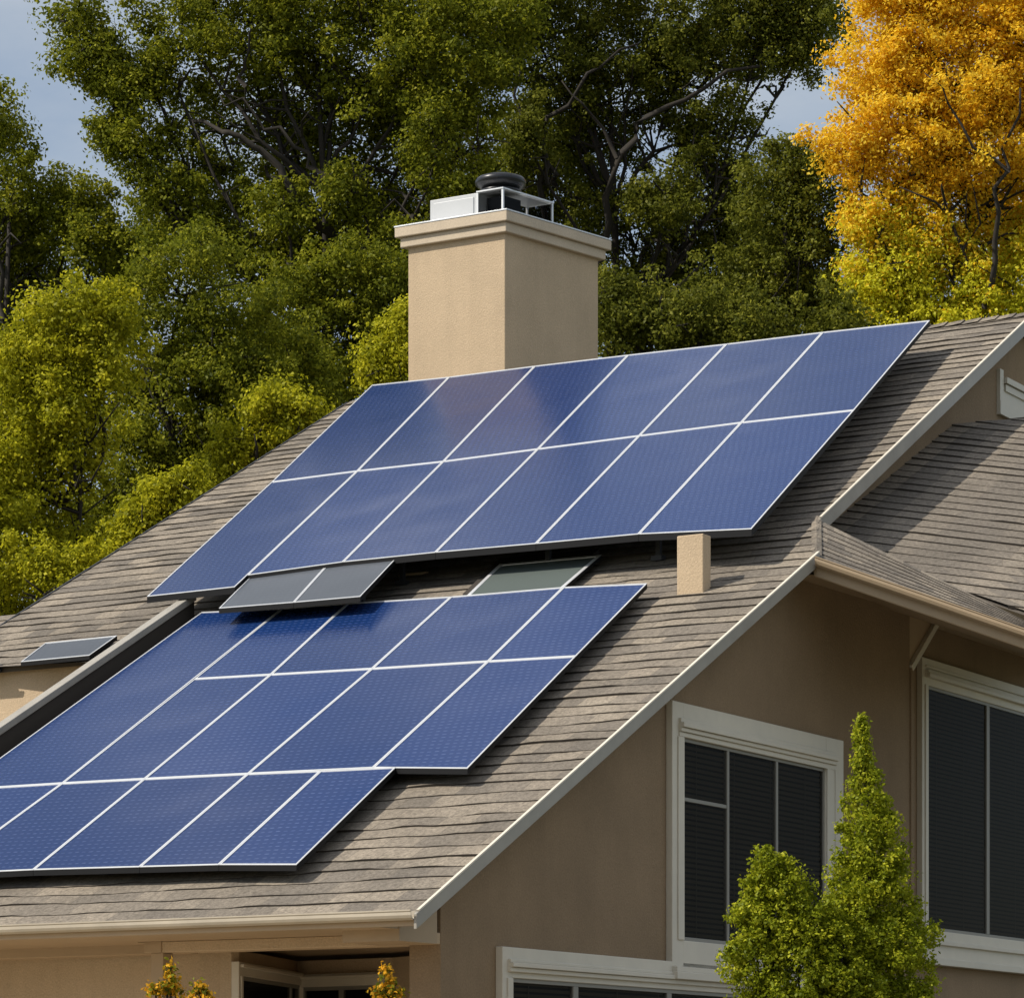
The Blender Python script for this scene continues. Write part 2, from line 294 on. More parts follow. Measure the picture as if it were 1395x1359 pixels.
# ------------------------------------------------------------------ shingled planes
rng = np.random.default_rng(7)
def shingle_plane(mb, O, A, B, t0, t1, left, right, course=.20, thick=.015, seed=0, step=.16, lift=0.):
    """courses along unit A, rising along B (B scaled per unit t); left/right give the s-range at t."""
    r = np.random.default_rng(seed); A = nrm(A); B = np.asarray(B, float); Nn = nrm(np.cross(A, B)); Nn = Nn if Nn[2] > 0 else -Nn
    k = 0; t = t0
    while t < t1 - 1e-6:
        te = min(t + course, t1); ph = r.uniform(0, 6.28, 5)
        fr = (.55, 1.3, 2.9, 5.3, 9.7); am = (.017, .011, .006, .004, .003)
        wv = lambda s: sum(a * math.sin(f * s + p) for a, f, p in zip(am, fr, ph))
        th = thick * r.uniform(.75, 1.3)
        s0 = min(left(t), left(te)) - .02; s1 = max(right(t), right(te)) + .02
        n = max(2, int((s1 - s0) / step)); ss = np.linspace(0, 1, n)
        joint = r.random(n) < .10; lo = []; hi = []; dn = []
        jit = np.cumsum(r.normal(0, .004, n)); jit -= np.linspace(jit[0], jit[-1], n)
        tabt = np.repeat(r.uniform(.6, 1.4, n // 2 + 1), 2)[:n]; tabw = np.repeat(r.normal(0, .008, n // 2 + 1), 2)[:n]
        for i, q in enumerate(ss):
            sl = left(t) + (right(t) - left(t)) * q; sh = left(te) + (right(te) - left(te)) * q
            w_ = (wv(sl) + jit[i] + tabw[i]) if t > t0 + 1e-6 else 0
            tt = th * tabt[i]
            lo.append(O + A * sl + B * (t + w_) + Nn * (tt + lift)); dn.append(O + A * sl + B * (t + w_ + .002) + Nn * (lift - .02))
            hi.append(O + A * sh + B * (te + .03) + Nn * (.001 + lift))
        for i in range(n - 1):
            a = left(t) + (right(t) - left(t)) * ss[i]; b = left(t) + (right(t) - left(t)) * ss[i + 1]
            mb.face([lo[i], lo[i + 1], hi[i + 1], hi[i]], 0, [(a, k + .04), (b, k + .04), (b, k + .96), (a, k + .96)])
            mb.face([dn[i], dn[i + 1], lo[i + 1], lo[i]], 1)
        t = te; k += 1

house = empty('house', W(-5, 8, 0))
tag(house, 'tan stucco house with brown shingle roof carrying blue solar panels', 'house')
def lerpf(pts):
    xs = [p[0] for p in pts]; ys = [p[1] for p in pts]
    return lambda t: float(np.interp(t, xs, ys))
VR = 15.35
RIGHT = lerpf([(0, 0), (7.46, 0), (7.47, -.02), (8.6, -.48), (15.35, -.78)])
LEFT = lerpf([(0, -8.0), (6.39, -8.0), (6.40, -10.35), (15.35, -10.62)])
O0 = W(0, 0, ZE); A3 = np.array([U2[0], U2[1], 0]); B3 = np.array([V2[0], V2[1], P])
mb = MB()
shingle_plane(mb, O0, A3, B3, 0, 6.40, LEFT, RIGHT, seed=1)
shingle_plane(mb, O0, A3, B3, 6.40, VR, lerpf([(6.4, -10.35), (15.35, -10.62)]), RIGHT, seed=2)
# left wing, ridge lower
WLV = 8.15
shingle_plane(mb, O0, A3, B3, 6.40, WLV, lambda t: -16., lambda t: -10.40, seed=3, lift=-.05)
# far slopes behind the ridges
mb.face([W(-10.62, VR, zr(VR)), W(-.78, VR, zr(VR)), W(-.9, 26, zr(VR) - P * (26 - VR)), W(-10.7, 26, zr(VR) - P * (26 - VR))], 2)
mb.face([W(-16, WLV, zr(WLV, -.05)), W(-10.4, WLV, zr(WLV, -.05)), W(-10.4, 12, zr(WLV) - P * (12 - WLV)), W(-16, 12, zr(WLV) - P * (12 - WLV))], 2)
# roof deck under the shingles
for (u0, u1, v0, v1) in ((-8., 0, 0.02, 7.46), (-10.4, -.5, 6.42, 8.6), (-10.5, -.77, 8.6, VR)):
    mb.prism([W(u0, v0, zr(v0, -.03)), W(u1 - .02, v0, zr(v0, -.03)), W(u1 - .02, v1, zr(v1, -.03)), W(u0, v1, zr(v1, -.03))], (0, 0, -.06), 2)
# ridge cap shingles
r = random.Random(4)
def ridge(mb, p, q, wdt=.15, step=.22, drop=P):
    p = np.array(p); q = np.array(q); n = int(np.linalg.norm(q - p) / step); d = (q - p) / n; sd_ = nrm(np.cross(d, (0, 0, 1)))
    for i in range(n):
        a = p + d * i; b = a + d * 1.12; h0 = .02; h1 = .035 + r.uniform(0, .006)
        for s in (-1, 1):
            mb.face([a + (0, 0, h0), b + (0, 0, h1), b + sd_ * wdt * s + (0, 0, h1 - wdt * drop), a + sd_ * wdt * s + (0, 0, h0 - wdt * drop)], 0, [(i * .33, 0), (i * .33 + .3, 0), (i * .33 + .3, .9), (i * .33, .9)])
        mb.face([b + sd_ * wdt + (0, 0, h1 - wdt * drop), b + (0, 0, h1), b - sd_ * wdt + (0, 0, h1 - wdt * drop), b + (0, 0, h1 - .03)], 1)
ridge(mb, W(-10.6, VR, zr(VR)), W(-.8, VR, zr(VR)))
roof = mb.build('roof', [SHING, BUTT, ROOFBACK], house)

# boards along the slopes
def slope_board(name, pts, depth, thick, m, parent=roof, lift=.02, outdir=1):
    """board standing on edge under the roof plane, along points (u,v)"""
    b = MB()
    for (a, c) in zip(pts[:-1], pts[1:]):
        q = [W(a[0], a[1], zr(a[1], lift - depth)), W(a[0] + thick * outdir, a[1], zr(a[1], lift - depth)), W(c[0] + thick * outdir, c[1], zr(c[1], lift - depth)), W(c[0], c[1], zr(c[1], lift - depth))]
        b.box8(q + [p + np.array([0, 0, depth]) for p in q])
    return b.build(name, m, parent, bevel=.006)
slope_board('rake_board', [(0.0, -.05), (0.0, 7.50)], .125, .03, FASCIA)
slope_board('rake_board', [(-.47, 8.52), (-.79, 15.40)], .165, .035, FASCIA)
slope_board('rake_board', [(-10.38, 6.5), (-10.64, 15.35)], .12, .03, DARKM, outdir=-1, lift=.015)
slope_board('rake_soffit_board', [(-.60, 8.6), (-.90, 15.35)], .10, .02, TRIM_TAN, lift=-.14)
dripl = MB(); dripl.beam(W(0.022, -.02, zr(-.02, .03)), W(0.022, 7.48, zr(7.48, .03)), .028, .014); dripl.beam(W(-.44, 8.52, zr(8.52, .03)), W(-.76, 15.38, zr(15.38, .03)), .028, .014)
dripl.build('drip_edge', TRIM, roof)
# gutter along the front eave (open half-round trough)
def gutter(name, a, b, r_=.06, m=TRIM, parent=roof, outv=None):
    mbg = MB(); a = np.array(a); b = np.array(b); d = nrm(b - a); o_ = nrm(np.array([-V2[0], -V2[1], 0])) if outv is None else nrm(outv)
    prof = [(-r_, .01), (-r_, -r_), (-r_ * .7, -r_ * 1.45), (r_ * .1, -r_ * 1.5), (r_ * .75, -r_ * 1.1), (r_, -.025), (r_, .0), (r_ * 1.15, .008), (r_ * 1.15, .018), (r_ * .85, .016), (r_ * .85, -.022), (r_ * .6, -r_ * .9), (0, -r_ * 1.3), (-r_ * .8, -r_ * .9), (-r_ * .85, .01)]
    pa = [a + o_ * x + np.array([0, 0, z]) for x, z in prof]; pb = [b + o_ * x + np.array([0, 0, z]) for x, z in prof]
    for i in range(len(prof)):
        j = (i + 1) % len(prof); mbg.face([pa[i], pb[i], pb[j], pa[j]])
    mbg.face(pa); mbg.face(pb[::-1])
    return mbg.build(name, m, parent)
gutter('gutter', W(-9.5, -.05, ZE + .005), W(.0, -.05, ZE + .005), .042, m=mat('gutter_paint', (.44, .385, .30), .5, bump=.1, bscale=15, var=.14, vscale=2.0))
gutter('gutter', W(-16, 6.33, zr(6.4) + .0), W(-9.35, 6.33, zr(6.4) + .0), m=DARKM)

# stucco walls -------------------------------------------------------------
def wall_u(name, u, th, poly, m=STUCCO):   # polygon in (v,z) facing +u
    b = MB(); b.prism([W(u - th, v, z) for v, z in poly], U2_3 * th); return b.build(name, m, house)
U2_3 = np.array([U2[0], U2[1], 0]); V2_3 = np.array([V2[0], V2[1], 0])
UW1, UW2, UG = -.35, -.80, -1.0
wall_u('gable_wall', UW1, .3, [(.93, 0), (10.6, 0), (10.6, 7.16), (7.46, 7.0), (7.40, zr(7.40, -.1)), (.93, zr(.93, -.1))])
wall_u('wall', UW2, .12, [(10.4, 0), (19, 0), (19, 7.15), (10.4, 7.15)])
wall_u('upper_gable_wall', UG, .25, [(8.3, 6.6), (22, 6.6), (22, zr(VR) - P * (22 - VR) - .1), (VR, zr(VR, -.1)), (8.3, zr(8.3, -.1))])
b = MB()
b.boxh(-10.1, -9.9, 6.7, 25, 0, 6.6); b.boxh(-10.1, UG - .3, 24.8, 25, 0, 6.0); b.boxh(UG - .28, UG - .02, 19, 25, 0, 6.2)
b.prism([W(-10.1, 6.7, 6.5), W(-10.1, 24, 6.5), W(-10.1, VR, zr(VR, -.1))], U2_3 * .2)
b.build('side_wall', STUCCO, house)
b = MB(); b.boxh(-16, -8.02, 6.50, 6.65, 0, zr(6.5, -.07)); b.build('cream_wall', STUCCO_C, house)
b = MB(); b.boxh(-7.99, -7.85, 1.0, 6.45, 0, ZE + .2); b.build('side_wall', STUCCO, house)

# raised rake curb along the left of the lower roof
def at_h(x, y, h): return on_roof(x, y, h)
q0 = at_h(262, 808, .36); q1 = at_h(0, 987, .36)
du = (q1[0] - q0[0]) / (q1[1] - q0[1]); cu = lambda v: q0[0] + du * (v - q0[1])
b = MB()
va, vb = q0[1], -.05
for (o0, o1, h0, h1, mi) in ((-.06, .03, -.2, .28, 1), (-.07, .06, .28, .36, 0)):  # dark lower side carries the curb's band of shade in its colour
    q = [W(cu(v) + o, v, zr(v, h0)) for v, o in ((vb, o0), (vb, o1), (va, o1), (va, o0))]
    b.box8(q + [p + np.array([0, 0, h1 - h0]) for p in q], mi)
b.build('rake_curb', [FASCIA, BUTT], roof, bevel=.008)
b = MB(); q = on_roof(165, 905, .1); b.boxh(q[0] - .15, q[0] + .25, q[1] - .05, q[1] + .03, zr(q[1], -.05), zr(q[1], .05)); b.build('flashing', FASCIA, roof, bevel=.01)
b = MB(); q = on_roof(335, 789, .3); b.beam(W(q[0] - .25, q[1], zr(q[1], .3)), W(q[0] + .25, q[1] + .25, zr(q[1] + .25, .3)), .14, .05); b.build('flashing', ALU, roof, bevel=.01)

# right wing: front slope, narrow skirt, gutter, soffit ------------------------
cW = .2; W1 = on_u(1150, 700, UG); W2_ = on_u(1300, 578, UG)
sl = (W2_[2] - W1[2]) / (W2_[1] - W1[1])
def wing_z(u, v): return W1[2] + sl * (v - W1[1]) - cW * (u + 1)
def on_wing(x, y):
    r_ = ray(x, y); lo, hi = 25., 45.
    for _ in range(60):
        m_ = (lo + hi) / 2; q = uvz(at(x, y, m_))
        if q[2] > wing_z(q[0], q[1]): lo = m_
        else: hi = m_
    return uvz(at(x, y, lo))
Bp = on_wing(1395, 845); Ap = np.array([-.50, 8.55, zr(8.55)]); Rg0 = W2_; Rg1 = on_wing(1395, 568)
ext = lambda a, b_, k: a + (b_ - a) * k
Bx = ext(Ap, Bp, 1.30); Rx = ext(Rg0, Rg1, 2.4)
# build the wing by courses: bilinear patch between lower line (wall foot->Bx) and ridge line
mw = MB()
Aw = on_wing(1128, 718)
c0, c1, c2, c3 = W(*Aw), W(*Bx), W(*Rx), W(*Rg0)           # lower-left, lower-right, upper-right, upper-left
Bn = nrm(W(0, 1, sl) - W(0, 0, 0)); Nw = nrm(np.array([-sl * V2[0] + cW * U2[0], -sl * V2[1] + cW * U2[1], 1]))
# courses run near-horizontal in the picture plane of the main roof (parallel to u), clipped to the outline
polyuv = [(UG - .02, Aw[1] - .4), (Ap[0] - .05, Aw[1] - .6), (Bx[0], Bx[1]), (Rx[0] + .6, Rx[1] + .1), (UG - .02, Rg0[1])]
def span(v):
    xs = []
    for i in range(len(polyuv)):
        (u0, v0), (u1, v1) = polyuv[i], polyuv[(i + 1) % len(polyuv)]
        if (v0 - v) * (v1 - v) < 0: xs.append(u0 + (u1 - u0) * (v - v0) / (v1 - v0))
    return (min(xs), max(xs)) if len(xs) >= 2 else None
OW = W(0, 0, wing_z(0, 0)); AW = np.array([U2[0], U2[1], -cW]); lenA = np.linalg.norm(AW)
vmin = min(p_[1] for p_ in polyuv) + .001; vmax = max(p_[1] for p_ in polyuv) - .001
v_ = vmin; kk = 0
while v_ < vmax - .05:
    ve = min(v_ + .195, vmax); a_, b_ = span(v_ + .002), span(ve - .002)
    if a_ and b_:
        shingle_plane(mw, OW, AW, np.array([V2[0], V2[1], sl]), v_, ve - 1e-4, (lambda t, a=a_, b=b_, v0=v_, v1=ve: (a[0] + (b[0] - a[0]) * (t - v0) / (v1 - v0)) * lenA), (lambda t, a=a_, b=b_, v0=v_, v1=ve: (a[1] + (b[1] - a[1]) * (t - v0) / (v1 - v0)) * lenA), seed=100 + kk, course=.3)
    v_ = ve; kk += 1
# deck + rear slope
mw.face([W(u, v, wing_z(u, v) - .03) for u, v in polyuv], 2)
mw.face([W(*Rg0), W(*Rx), W(Rx[0], Rx[1] + 4, Rx[2] - 2), W(Rg0[0], Rg0[1] + 4, Rg0[2] - 2)], 2)
# skirt: narrow slope between the hip line and the gutter line
G0 = np.array([0.02, 7.44, 7.10]); gx = on_wing(1395, 858); Gp = uvz(at(1395, 858, (W(*Bp)[1] - .22)))
Gx = ext(G0, Gp, 1.30)
lo_a, lo_b, hi_a, hi_b = W(*G0), W(*Gx), W(*Ap), W(*Bx)
nc = 8; nsg = 60; rs = np.random.default_rng(11)
Ns = nrm(np.cross(lo_b - lo_a, hi_a - lo_a)); Ns = Ns if Ns[2] > 0 else -Ns
for k in range(nc):
    t0, t1 = k / nc, (k + 1) / nc; ph = rs.uniform(0, 6, 3)
    for i in range(nsg):
        a_, b_ = i / nsg, (i + 1) / nsg
        pt = lambda s, t, h: (lo_a + (lo_b - lo_a) * s) * (1 - t) + (hi_a + (hi_b - hi_a) * s) * t + Ns * h
        wv = lambda s: (.012 * math.sin(9 * s + ph[0]) + .008 * math.sin(31 * s + ph[1])) * (k > 0)
        mw.face([pt(a_, t0 + wv(a_), .012), pt(b_, t0 + wv(b_), .012), pt(b_, t1 + .02, .002), pt(a_, t1 + .02, .002)], 0, [(a_ * 5, k + .05), (b_ * 5, k + .05), (b_ * 5, k + .95), (a_ * 5, k + .95)])
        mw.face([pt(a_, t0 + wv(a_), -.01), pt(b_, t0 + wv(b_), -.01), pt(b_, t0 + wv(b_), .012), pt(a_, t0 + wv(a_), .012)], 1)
ridge(mw, lo_a + NR * .0, hi_a + NR * .0, .05, .17, .35)
# hip caps along the top of the skirt
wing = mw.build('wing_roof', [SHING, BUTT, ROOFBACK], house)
b = MB()   # fascia under the gutter + soffit back to the wall
b.prism([lo_a - (0, 0, .02), lo_b - (0, 0, .02), lo_b - (0, 0, .17), lo_a - (0, 0, .17)], -U2_3 * .03)
b.build('fascia_board', TRIM_TAN, wing)
outg = nrm(np.cross(lo_b - lo_a, (0, 0, 1)))
gutter('gutter', lo_a + outg * .07 - np.array([0, 0, .01]), lo_b + outg * .07 - np.array([0, 0, .01]), .05, TRIM_TAN, wing, outg)
b = MB()
S0 = lo_a - (0, 0, .16); S1 = lo_b - (0, 0, .16)
b.face([S0, S1, W(UW2 - .1, 17, 7.14), W(UW2 - .1, 10.5, 7.14), W(UW1 - .05, 7.3, 6.98)])
b.face([S0 + (0, 0, .03), W(UW1 - .05, 7.3, 7.01), W(UW2 - .1, 10.5, 7.17), W(UW2 - .1, 17, 7.17), S1 + (0, 0, .03)])
b.build('soffit', TRIM_TAN, wing)
b = MB(); b.prism([W(UW1 - .22, 10.6, 7.13), W(UW1 - .22, 11.45, 7.13), W(UW1 - .22, 10.6, 6.45)], U2_3 * .2); b.build('corner_bracket', TRIM_TAN, house, bevel=.01)
b = MB(); b.beam(W(UW1 - .1, 11.47, 7.11), W(UW1 - .1, 10.62, 6.42), .26, .07); b.build('corner_bracket', TRIM, house, bevel=.005)
b = MB(); b.boxh(UW1 - .35, UW1 + .02, 10.601, 10.68, 0, 6.42); b.build('corner_board', STUCCO, house)

# windows -------------------------------------------------------------
class Frame:
    def __init__(s, o, d, n): s.o = np.array(o, float); s.d = nrm(d); s.n = nrm(n)
    def p(s, a, z, out): q = s.o + s.d * a + s.n * out; return np.array([q[0], q[1], z])
    def box(s, mb, a0, a1, z0, z1, o0, o1, m=0):
        mb.box8([s.p(a0, z0, o1), s.p(a1, z0, o1), s.p(a1, z0, o0), s.p(a0, z0, o0), s.p(a0, z1, o1), s.p(a1, z1, o1), s.p(a1, z1, o0), s.p(a0, z1, o0)], m)
def window(fr, a0, a1, z0, z1, cas, head, sill, mull, trans=(), sashw=.035, blinds=True, parent=house, label=None, crown=(), sillm=(), mw_=.045, pane_m=None, cas_r=None):
    """a0..a1, z0..z1 outer casing; cas side width, head/sill heights; mull = positions of mullions"""
    b = MB(); cr_ = cas if cas_r is None else cas_r
    fr.box(b, a0, a0 + cas, z0, z1, 0, .07); fr.box(b, a1 - cr_, a1, z0, z1, 0, .07)
    fr.box(b, a0 + cas, a1 - cr_, z1 - head, z1, 0, .068); fr.box(b, a0 + cas, a1 - cr_, z0, z0 + sill, 0, .068)
    fr.box(b, a0 + cas * .45, a0 + cas, z0 + sill, z1 - head, .07, .085); fr.box(b, a1 - cr_, a1 - cr_ * .55, z0 + sill, z1 - head, .07, .085)
    for (zz0, zz1, o) in crown: fr.box(b, a0 + cas * .55, a1 - cr_ * .55, z1 + zz0, z1 + zz1, .068, o)
    for (zz0, zz1, o, e) in sillm: fr.box(b, a0 - e, a1 + e, z0 + zz0, z0 + zz1, .0, o)
    win = b.build('window', TRIM, house if parent is None else parent, bevel=.006)
    if label: win['label'] = label
    i0, i1, j0, j1 = a0 + cas, a1 - cr_, z0 + sill, z1 - head
    b = MB(); s = sashw
    fr.box(b, i0, i0 + s, j0, j1, .015, .05); fr.box(b, i1 - s, i1, j0, j1, .015, .05); fr.box(b, i0 + s, i1 - s, j1 - s, j1, .015, .05); fr.box(b, i0 + s, i1 - s, j0, j0 + s, .015, .05)
    for m_ in mull: fr.box(b, m_ - mw_ / 2, m_ + mw_ / 2, j0 + s, j1 - s, .015, .055)
    for (m0, m1, zt) in trans: fr.box(b, m0, m1, zt - .018, zt + .018, .016, .048)
    b.build('sash', TRIM_SASH, win, bevel=.003)
    b = MB(); b.face([fr.p(i0 + s, j0 + s, .038), fr.p(i1 - s, j0 + s, .038), fr.p(i1 - s, j1 - s, .038), fr.p(i0 + s, j1 - s, .038)]); b.build('pane', pane_m or GLASS, win)
    b = MB(); fr.box(b, i0, i1, j0, j1, .002, .006); b.build('room_shade_sheet', INTER, win)  # near-black sheet on the solid wall, painted as the unlit room's darkness
    if blinds:
        b = MB(); z = j0 + .05
        while z < j1 - .05:
            q = [fr.p(i0 + s, z, .012), fr.p(i1 - s, z, .012), fr.p(i1 - s, z + .028, .026), fr.p(i0 + s, z + .028, .026)]
            b.face(q); z += .05
        for m_ in np.arange(i0 + .35, i1 - .1, .8): fr.box(b, m_ - .006, m_ + .006, j0 + .04, j1 - .04, .0262, .0275)
        b.build('blind', BLIND, win)
    return win
TRIM_SASH = mat('sash_paint', (.24, .225, .19), .5, var=.08)
f1 = Frame(W(UW1, 0, 0), V2_3, U2_3)
window(f1, 4.93, 8.74, 2.99, 5.45, .22, .32, .25, (6.12, 7.20), [(5.15, 6.12, 4.56)], label='upstairs gable window with three dark panes and a thick white surround',
       crown=((-.19, -.15, .10), (-.235, -.19, .13), (-.275, -.235, .105), (-.32, -.275, .085)), sillm=((-.05, .0, .12, .0), (-.12, -.05, .15, .05)), cas_r=.42)
window(f1, 1.82, 8.2, 1.1, 3.035, .16, .26, .12, (3.12, 4.9, 6.4), label='lower gable window with white surround below the large one',
       crown=((-.13, -.10, .10), (-.17, -.13, .125), (-.21, -.17, .10)), mw_=.09)
f2 = Frame(W(UW2, 0, 0), V2_3, U2_3)
window(f2, 11.84, 17.8, 3.33, 6.72, .15, .30, .36, (13.82, 15.6), label='wide window under the wing eave with tall dark panes',
       crown=((-.11, -.085, .09), (-.17, -.135, .11), (-.22, -.17, .13)), sillm=((-.03, .05, .12, 0), (.2, .25, .11, 0)), mw_=.09)
# attic vent at the gable top
fg = Frame(W(UG, 0, 0), V2_3, U2_3)
b = MB(); fg.box(b, 14.72, 16.4, 9.98, 10.14, 0, .05); fg.box(b, 14.83, 16.4, 10.14, 10.28, 0, .035); fg.box(b, 14.88, 16.4, 10.28, 10.36, 0, .055); fg.box(b, 14.86, 16.4, 10.37, 10.44, 0, .08); fg.box(b, 14.72, 14.83, 10.14, 10.52, 0, .045)
b.build('attic_moulding', TRIM, house)

# porch ----------------------------------------------------------------
zb0x = on_v(420, 1291, .93)[2]
b = MB(); b.boxh(-9.6, -.0, -.005, .03, ZE - .10, ZE - .005); b.build('fascia_board', TRIM_TAN, house)
b = MB(); b.boxh(-9.6, UW1 - .01, .031, .879, ZE - .10, ZE - .08); b.box8([W(-.9, .3, zb0x), W(UW1 - .002, .3, zb0x), W(UW1 - .002, .879, zb0x), W(-.9, .879, zb0x), W(-.9, .3, zr(.3, -.1)), W(UW1 - .002, .3, zr(.3, -.1)), W(UW1 - .002, .879, zr(.879, -.1)), W(-.9, .879, zr(.879, -.1))]); b.boxh(-9.6, UW1 - .32, .879, 5.8, ZE - .10, ZE - .08); b.build('porch_soffit', TRIM_TAN, house)
zb0 = on_v(420, 1291, .93)[2]; zb1 = ZE - .10
ub = on_v(225, 1280, .93)[0]
b = MB(); b.boxh(ub, UW1 - .004, .88, 1.15, zb0, zb1 - .001); b.build('porch_beam', STUCCO_C, house, bevel=.008)
b = MB(); zl = on_v(100, 1303, 1.3)[2]; b.boxh(-9.5, ub - .02, 1.25, 1.45, zl, zl + .10); b.boxh(-9.5, ub - .02, 1.32, 1.45, zl + .10, zb1); b.build('porch_beam', TRIM_TAN, house, bevel=.008)
b = MB(); p0, p1 = on_v(208, 1300, .93)[0], on_v(225, 1300, .93)[0]; b.boxh(p0, p1, .90, 1.05, 0, zb0 - .001); b.boxh(p0 - .05, p1 + .0, .87, 1.08, zb0, zb0 + .08); b.boxh(p0 - .12, p1 + .0, .87, 1.08, zb0 + .08, zb1); b.build('porch_post', TRIM_TAN, house, bevel=.006)
b = MB(); pe = on_v(558, 1300, .93)[0]; b.boxh(pe, UW1 - .02, .932, 1.25, 0, zb0 - .001); b.build('corner_pier', STUCCO_C, house)
# porch back wall follows a shallow alcove
pts = [W(-9.6, 2.3, 0)[:2], at(315, 1315, 28.6)[:2], at(405, 1327, 30.9)[:2], at(535, 1322, 30.2)[:2], at(600, 1322, 29.4)[:2]]
b = MB()
for p_, q_ in zip(pts[:-1], pts[1:]):
    d_ = nrm(np.array([q_[0] - p_[0], q_[1] - p_[1], 0])); n_ = np.array([-d_[1], d_[0], 0])
    b.prism([(*p_, 0), (*q_, 0), (*q_, 3.06), (*p_, 3.06)], n_ * .1)
b.build('porch_wall', STUCCO_C, house)
for i, (a_, c_, lab) in enumerate(((1, 2, 'left side of the porch bay window'), (2, 3, 'right side of the porch bay window'))):
    p_ = np.array([*pts[a_], 0]); q_ = np.array([*pts[c_], 0]); d_ = nrm(q_ - p_); n_ = np.array([d_[1], -d_[0], 0]); Ln = np.linalg.norm(q_ - p_)
    window(Frame(p_, d_, n_), .0, Ln - .0, .9, 2.95 if i == 0 else 2.93, .10, .12, .1, (Ln * .5,) if i else (Ln * .82,), label=lab, blinds=False, mw_=.05, crown=((-.05, -.02, .1),))

# stucco support piers under the upper panels
def pier(x0, y0, wu, dv, ztop, name='support_pier', m=STUCCO_C):
    q = on_roof(x0, y0); b = MB(); b.boxh(q[0], q[0] + wu, q[1], q[1] + dv, zr(q[1], -.05), ztop); return b.build(name, m, house, bevel=.01)
pier(922, 813, .29, .17, zr(7.1, .45) - .09)
b = MB()
q = on_roof(265, 826); b.boxh(q[0], q[0] + .42, q[1], q[1] + .25, zr(q[1], -.05), zr(6.9, .45) - .1); b.build('support_pier', STUCCO_C, house, bevel=.01)
q = on_roof(538, 788); b = MB(); zt = zr(7.4, .45) - .09
b.box8([W(q[0] - .0, q[1], zr(q[1], -.05)), W(q[0] + .22, q[1], zr(q[1], -.05)), W(q[0] + .22, q[1] + .3, zr(q[1], -.05)), W(q[0], q[1] + .3, zr(q[1], -.05)), W(q[0] + .05, q[1], zt), W(q[0] + .4, q[1], zt), W(q[0] + .4, q[1] + .3, zt), W(q[0] + .05, q[1] + .3, zt)])
b.build('support_pier', STUCCO_C, house, bevel=.01)

# skylight
def quad_on(pix, h): return [on_roof(x, y, h) for x, y in pix]
def inset(qs, d):
    c = sum(qs) / 4; out = []
    n = len(qs)
    for i in range(n):
        a = qs[i - 1] - qs[i]; b_ = qs[(i + 1) % n] - qs[i]; a = a / np.linalg.norm(a); b_ = b_ / np.linalg.norm(b_)
        s_ = math.sqrt(max(1e-6, 1 - (a @ b_) ** 2)); out.append(qs[i] + (a + b_) * d / s_)
    return out
def framed(parent, pix, h, lip, th, mlip, mside, mcell, n_frame='frame', n_cell='cell_sheet', rec=.006, gap=.002):
    q = inset([np.array([a[0], a[1]]) for a in quad_on(pix, h)], gap); qi = inset(q, lip)
    hh = lambda p_, d: W(p_[0], p_[1], zr(p_[1], h + d))
    b = MB()
    for i in range(4):
        j = (i + 1) % 4
        b.face([hh(q[i], 0), hh(q[j], 0), hh(qi[j], 0), hh(qi[i], 0)], 0)
        b.face([hh(qi[i], 0), hh(qi[j], 0), hh(qi[j], -rec), hh(qi[i], -rec)], 0)
        b.face([hh(q[j], 0), hh(q[i], 0), hh(q[i], -.005), hh(q[j], -.005)], 0)
        b.face([hh(q[j], -.005), hh(q[i], -.005), hh(q[i], -th), hh(q[j], -th)], 1)
    b.face([hh(p_, -th) for p_ in q], 1)
    b.build(n_frame, [mlip, mside], parent)
    b = MB(); qq = qi
    b.face([hh(p_, -rec) for p_ in qq], 0, [(float(p_[0]), float(p_[1])) for p_ in qq]); b.build(n_cell, mcell, parent)
b = MB(); sk = [(680, 768), (820, 755), (755, 811), (627, 819)]
q = quad_on(sk, 0); c_ = inset([np.array([a[0], a[1]]) for a in q], .02)
lo = [W(a[0], a[1], zr(a[1], -.03)) for a in c_]; b.box8(lo[::-1] + [p_ + np.array([0, 0, .10]) for p_ in lo[::-1]])
skl = b.build('skylight', BUTT, house)
framed(skl, sk, .12, .045, .04, ALU, SIDE, SKYGLASS, 'frame', 'pane')

# ------------------------------------------------------------------ solar panels
ord_ = ['leftmost', 'second', 'third', 'fourth', 'fifth', 'rightmost']
def panel(pix, h, label, group, th=.055, cell=CELL, name='solar_panel', cat='solar panel', lip=.017):
    q = quad_on(pix, h); c_ = sum(q) / 4; e = empty(name, W(c_[0], c_[1], zr(c_[1], h - th)))
    tag(e, label, cat, group); framed(e, pix, h, lip, th, ALU, SIDE, cell); return e
T = [(507, 524), (612, 513), (729, 498), (856, 483), (990, 468), (1121, 452), (1267, 436)]
M = [(370, 656), (487, 641), (604, 628), (733, 611), (871, 593), (1010, 575), (1164, 558)]
Bt = [(200, 812), (320, 799), (467, 765), (593, 752), (730, 740), (870, 727), (1024, 720)]
HU = .45
for i in range(6):
    n = ord_[i] + (' from the left' if 0 < i < 5 else '')
    panel([T[i], T[i + 1], M[i + 1], M[i]], HU, f'blue solar panel, {n} in the top row of the upper array', 'blue panels of the upper array', .06)
for i in range(6):
    n = ord_[i] + (' from the left' if 0 < i < 5 else '')
    panel([M[i], M[i + 1], Bt[i + 1], (337, 783) if i == 1 else Bt[i]], HU, f'blue solar panel, {n} in the bottom row of the upper array', 'blue panels of the upper array', .075)
HL = .20; gl = 'blue panels of the lower array'
lt = [(385, 828), (474, 821), (615, 812), (768, 799), (882, 794)]
lm = [(265, 924), (369, 918), (507, 910), (665, 900), (785, 893)]
lb = [(85, 1066), (197, 1060), (338, 1053), (508, 1045), (637, 1046)]
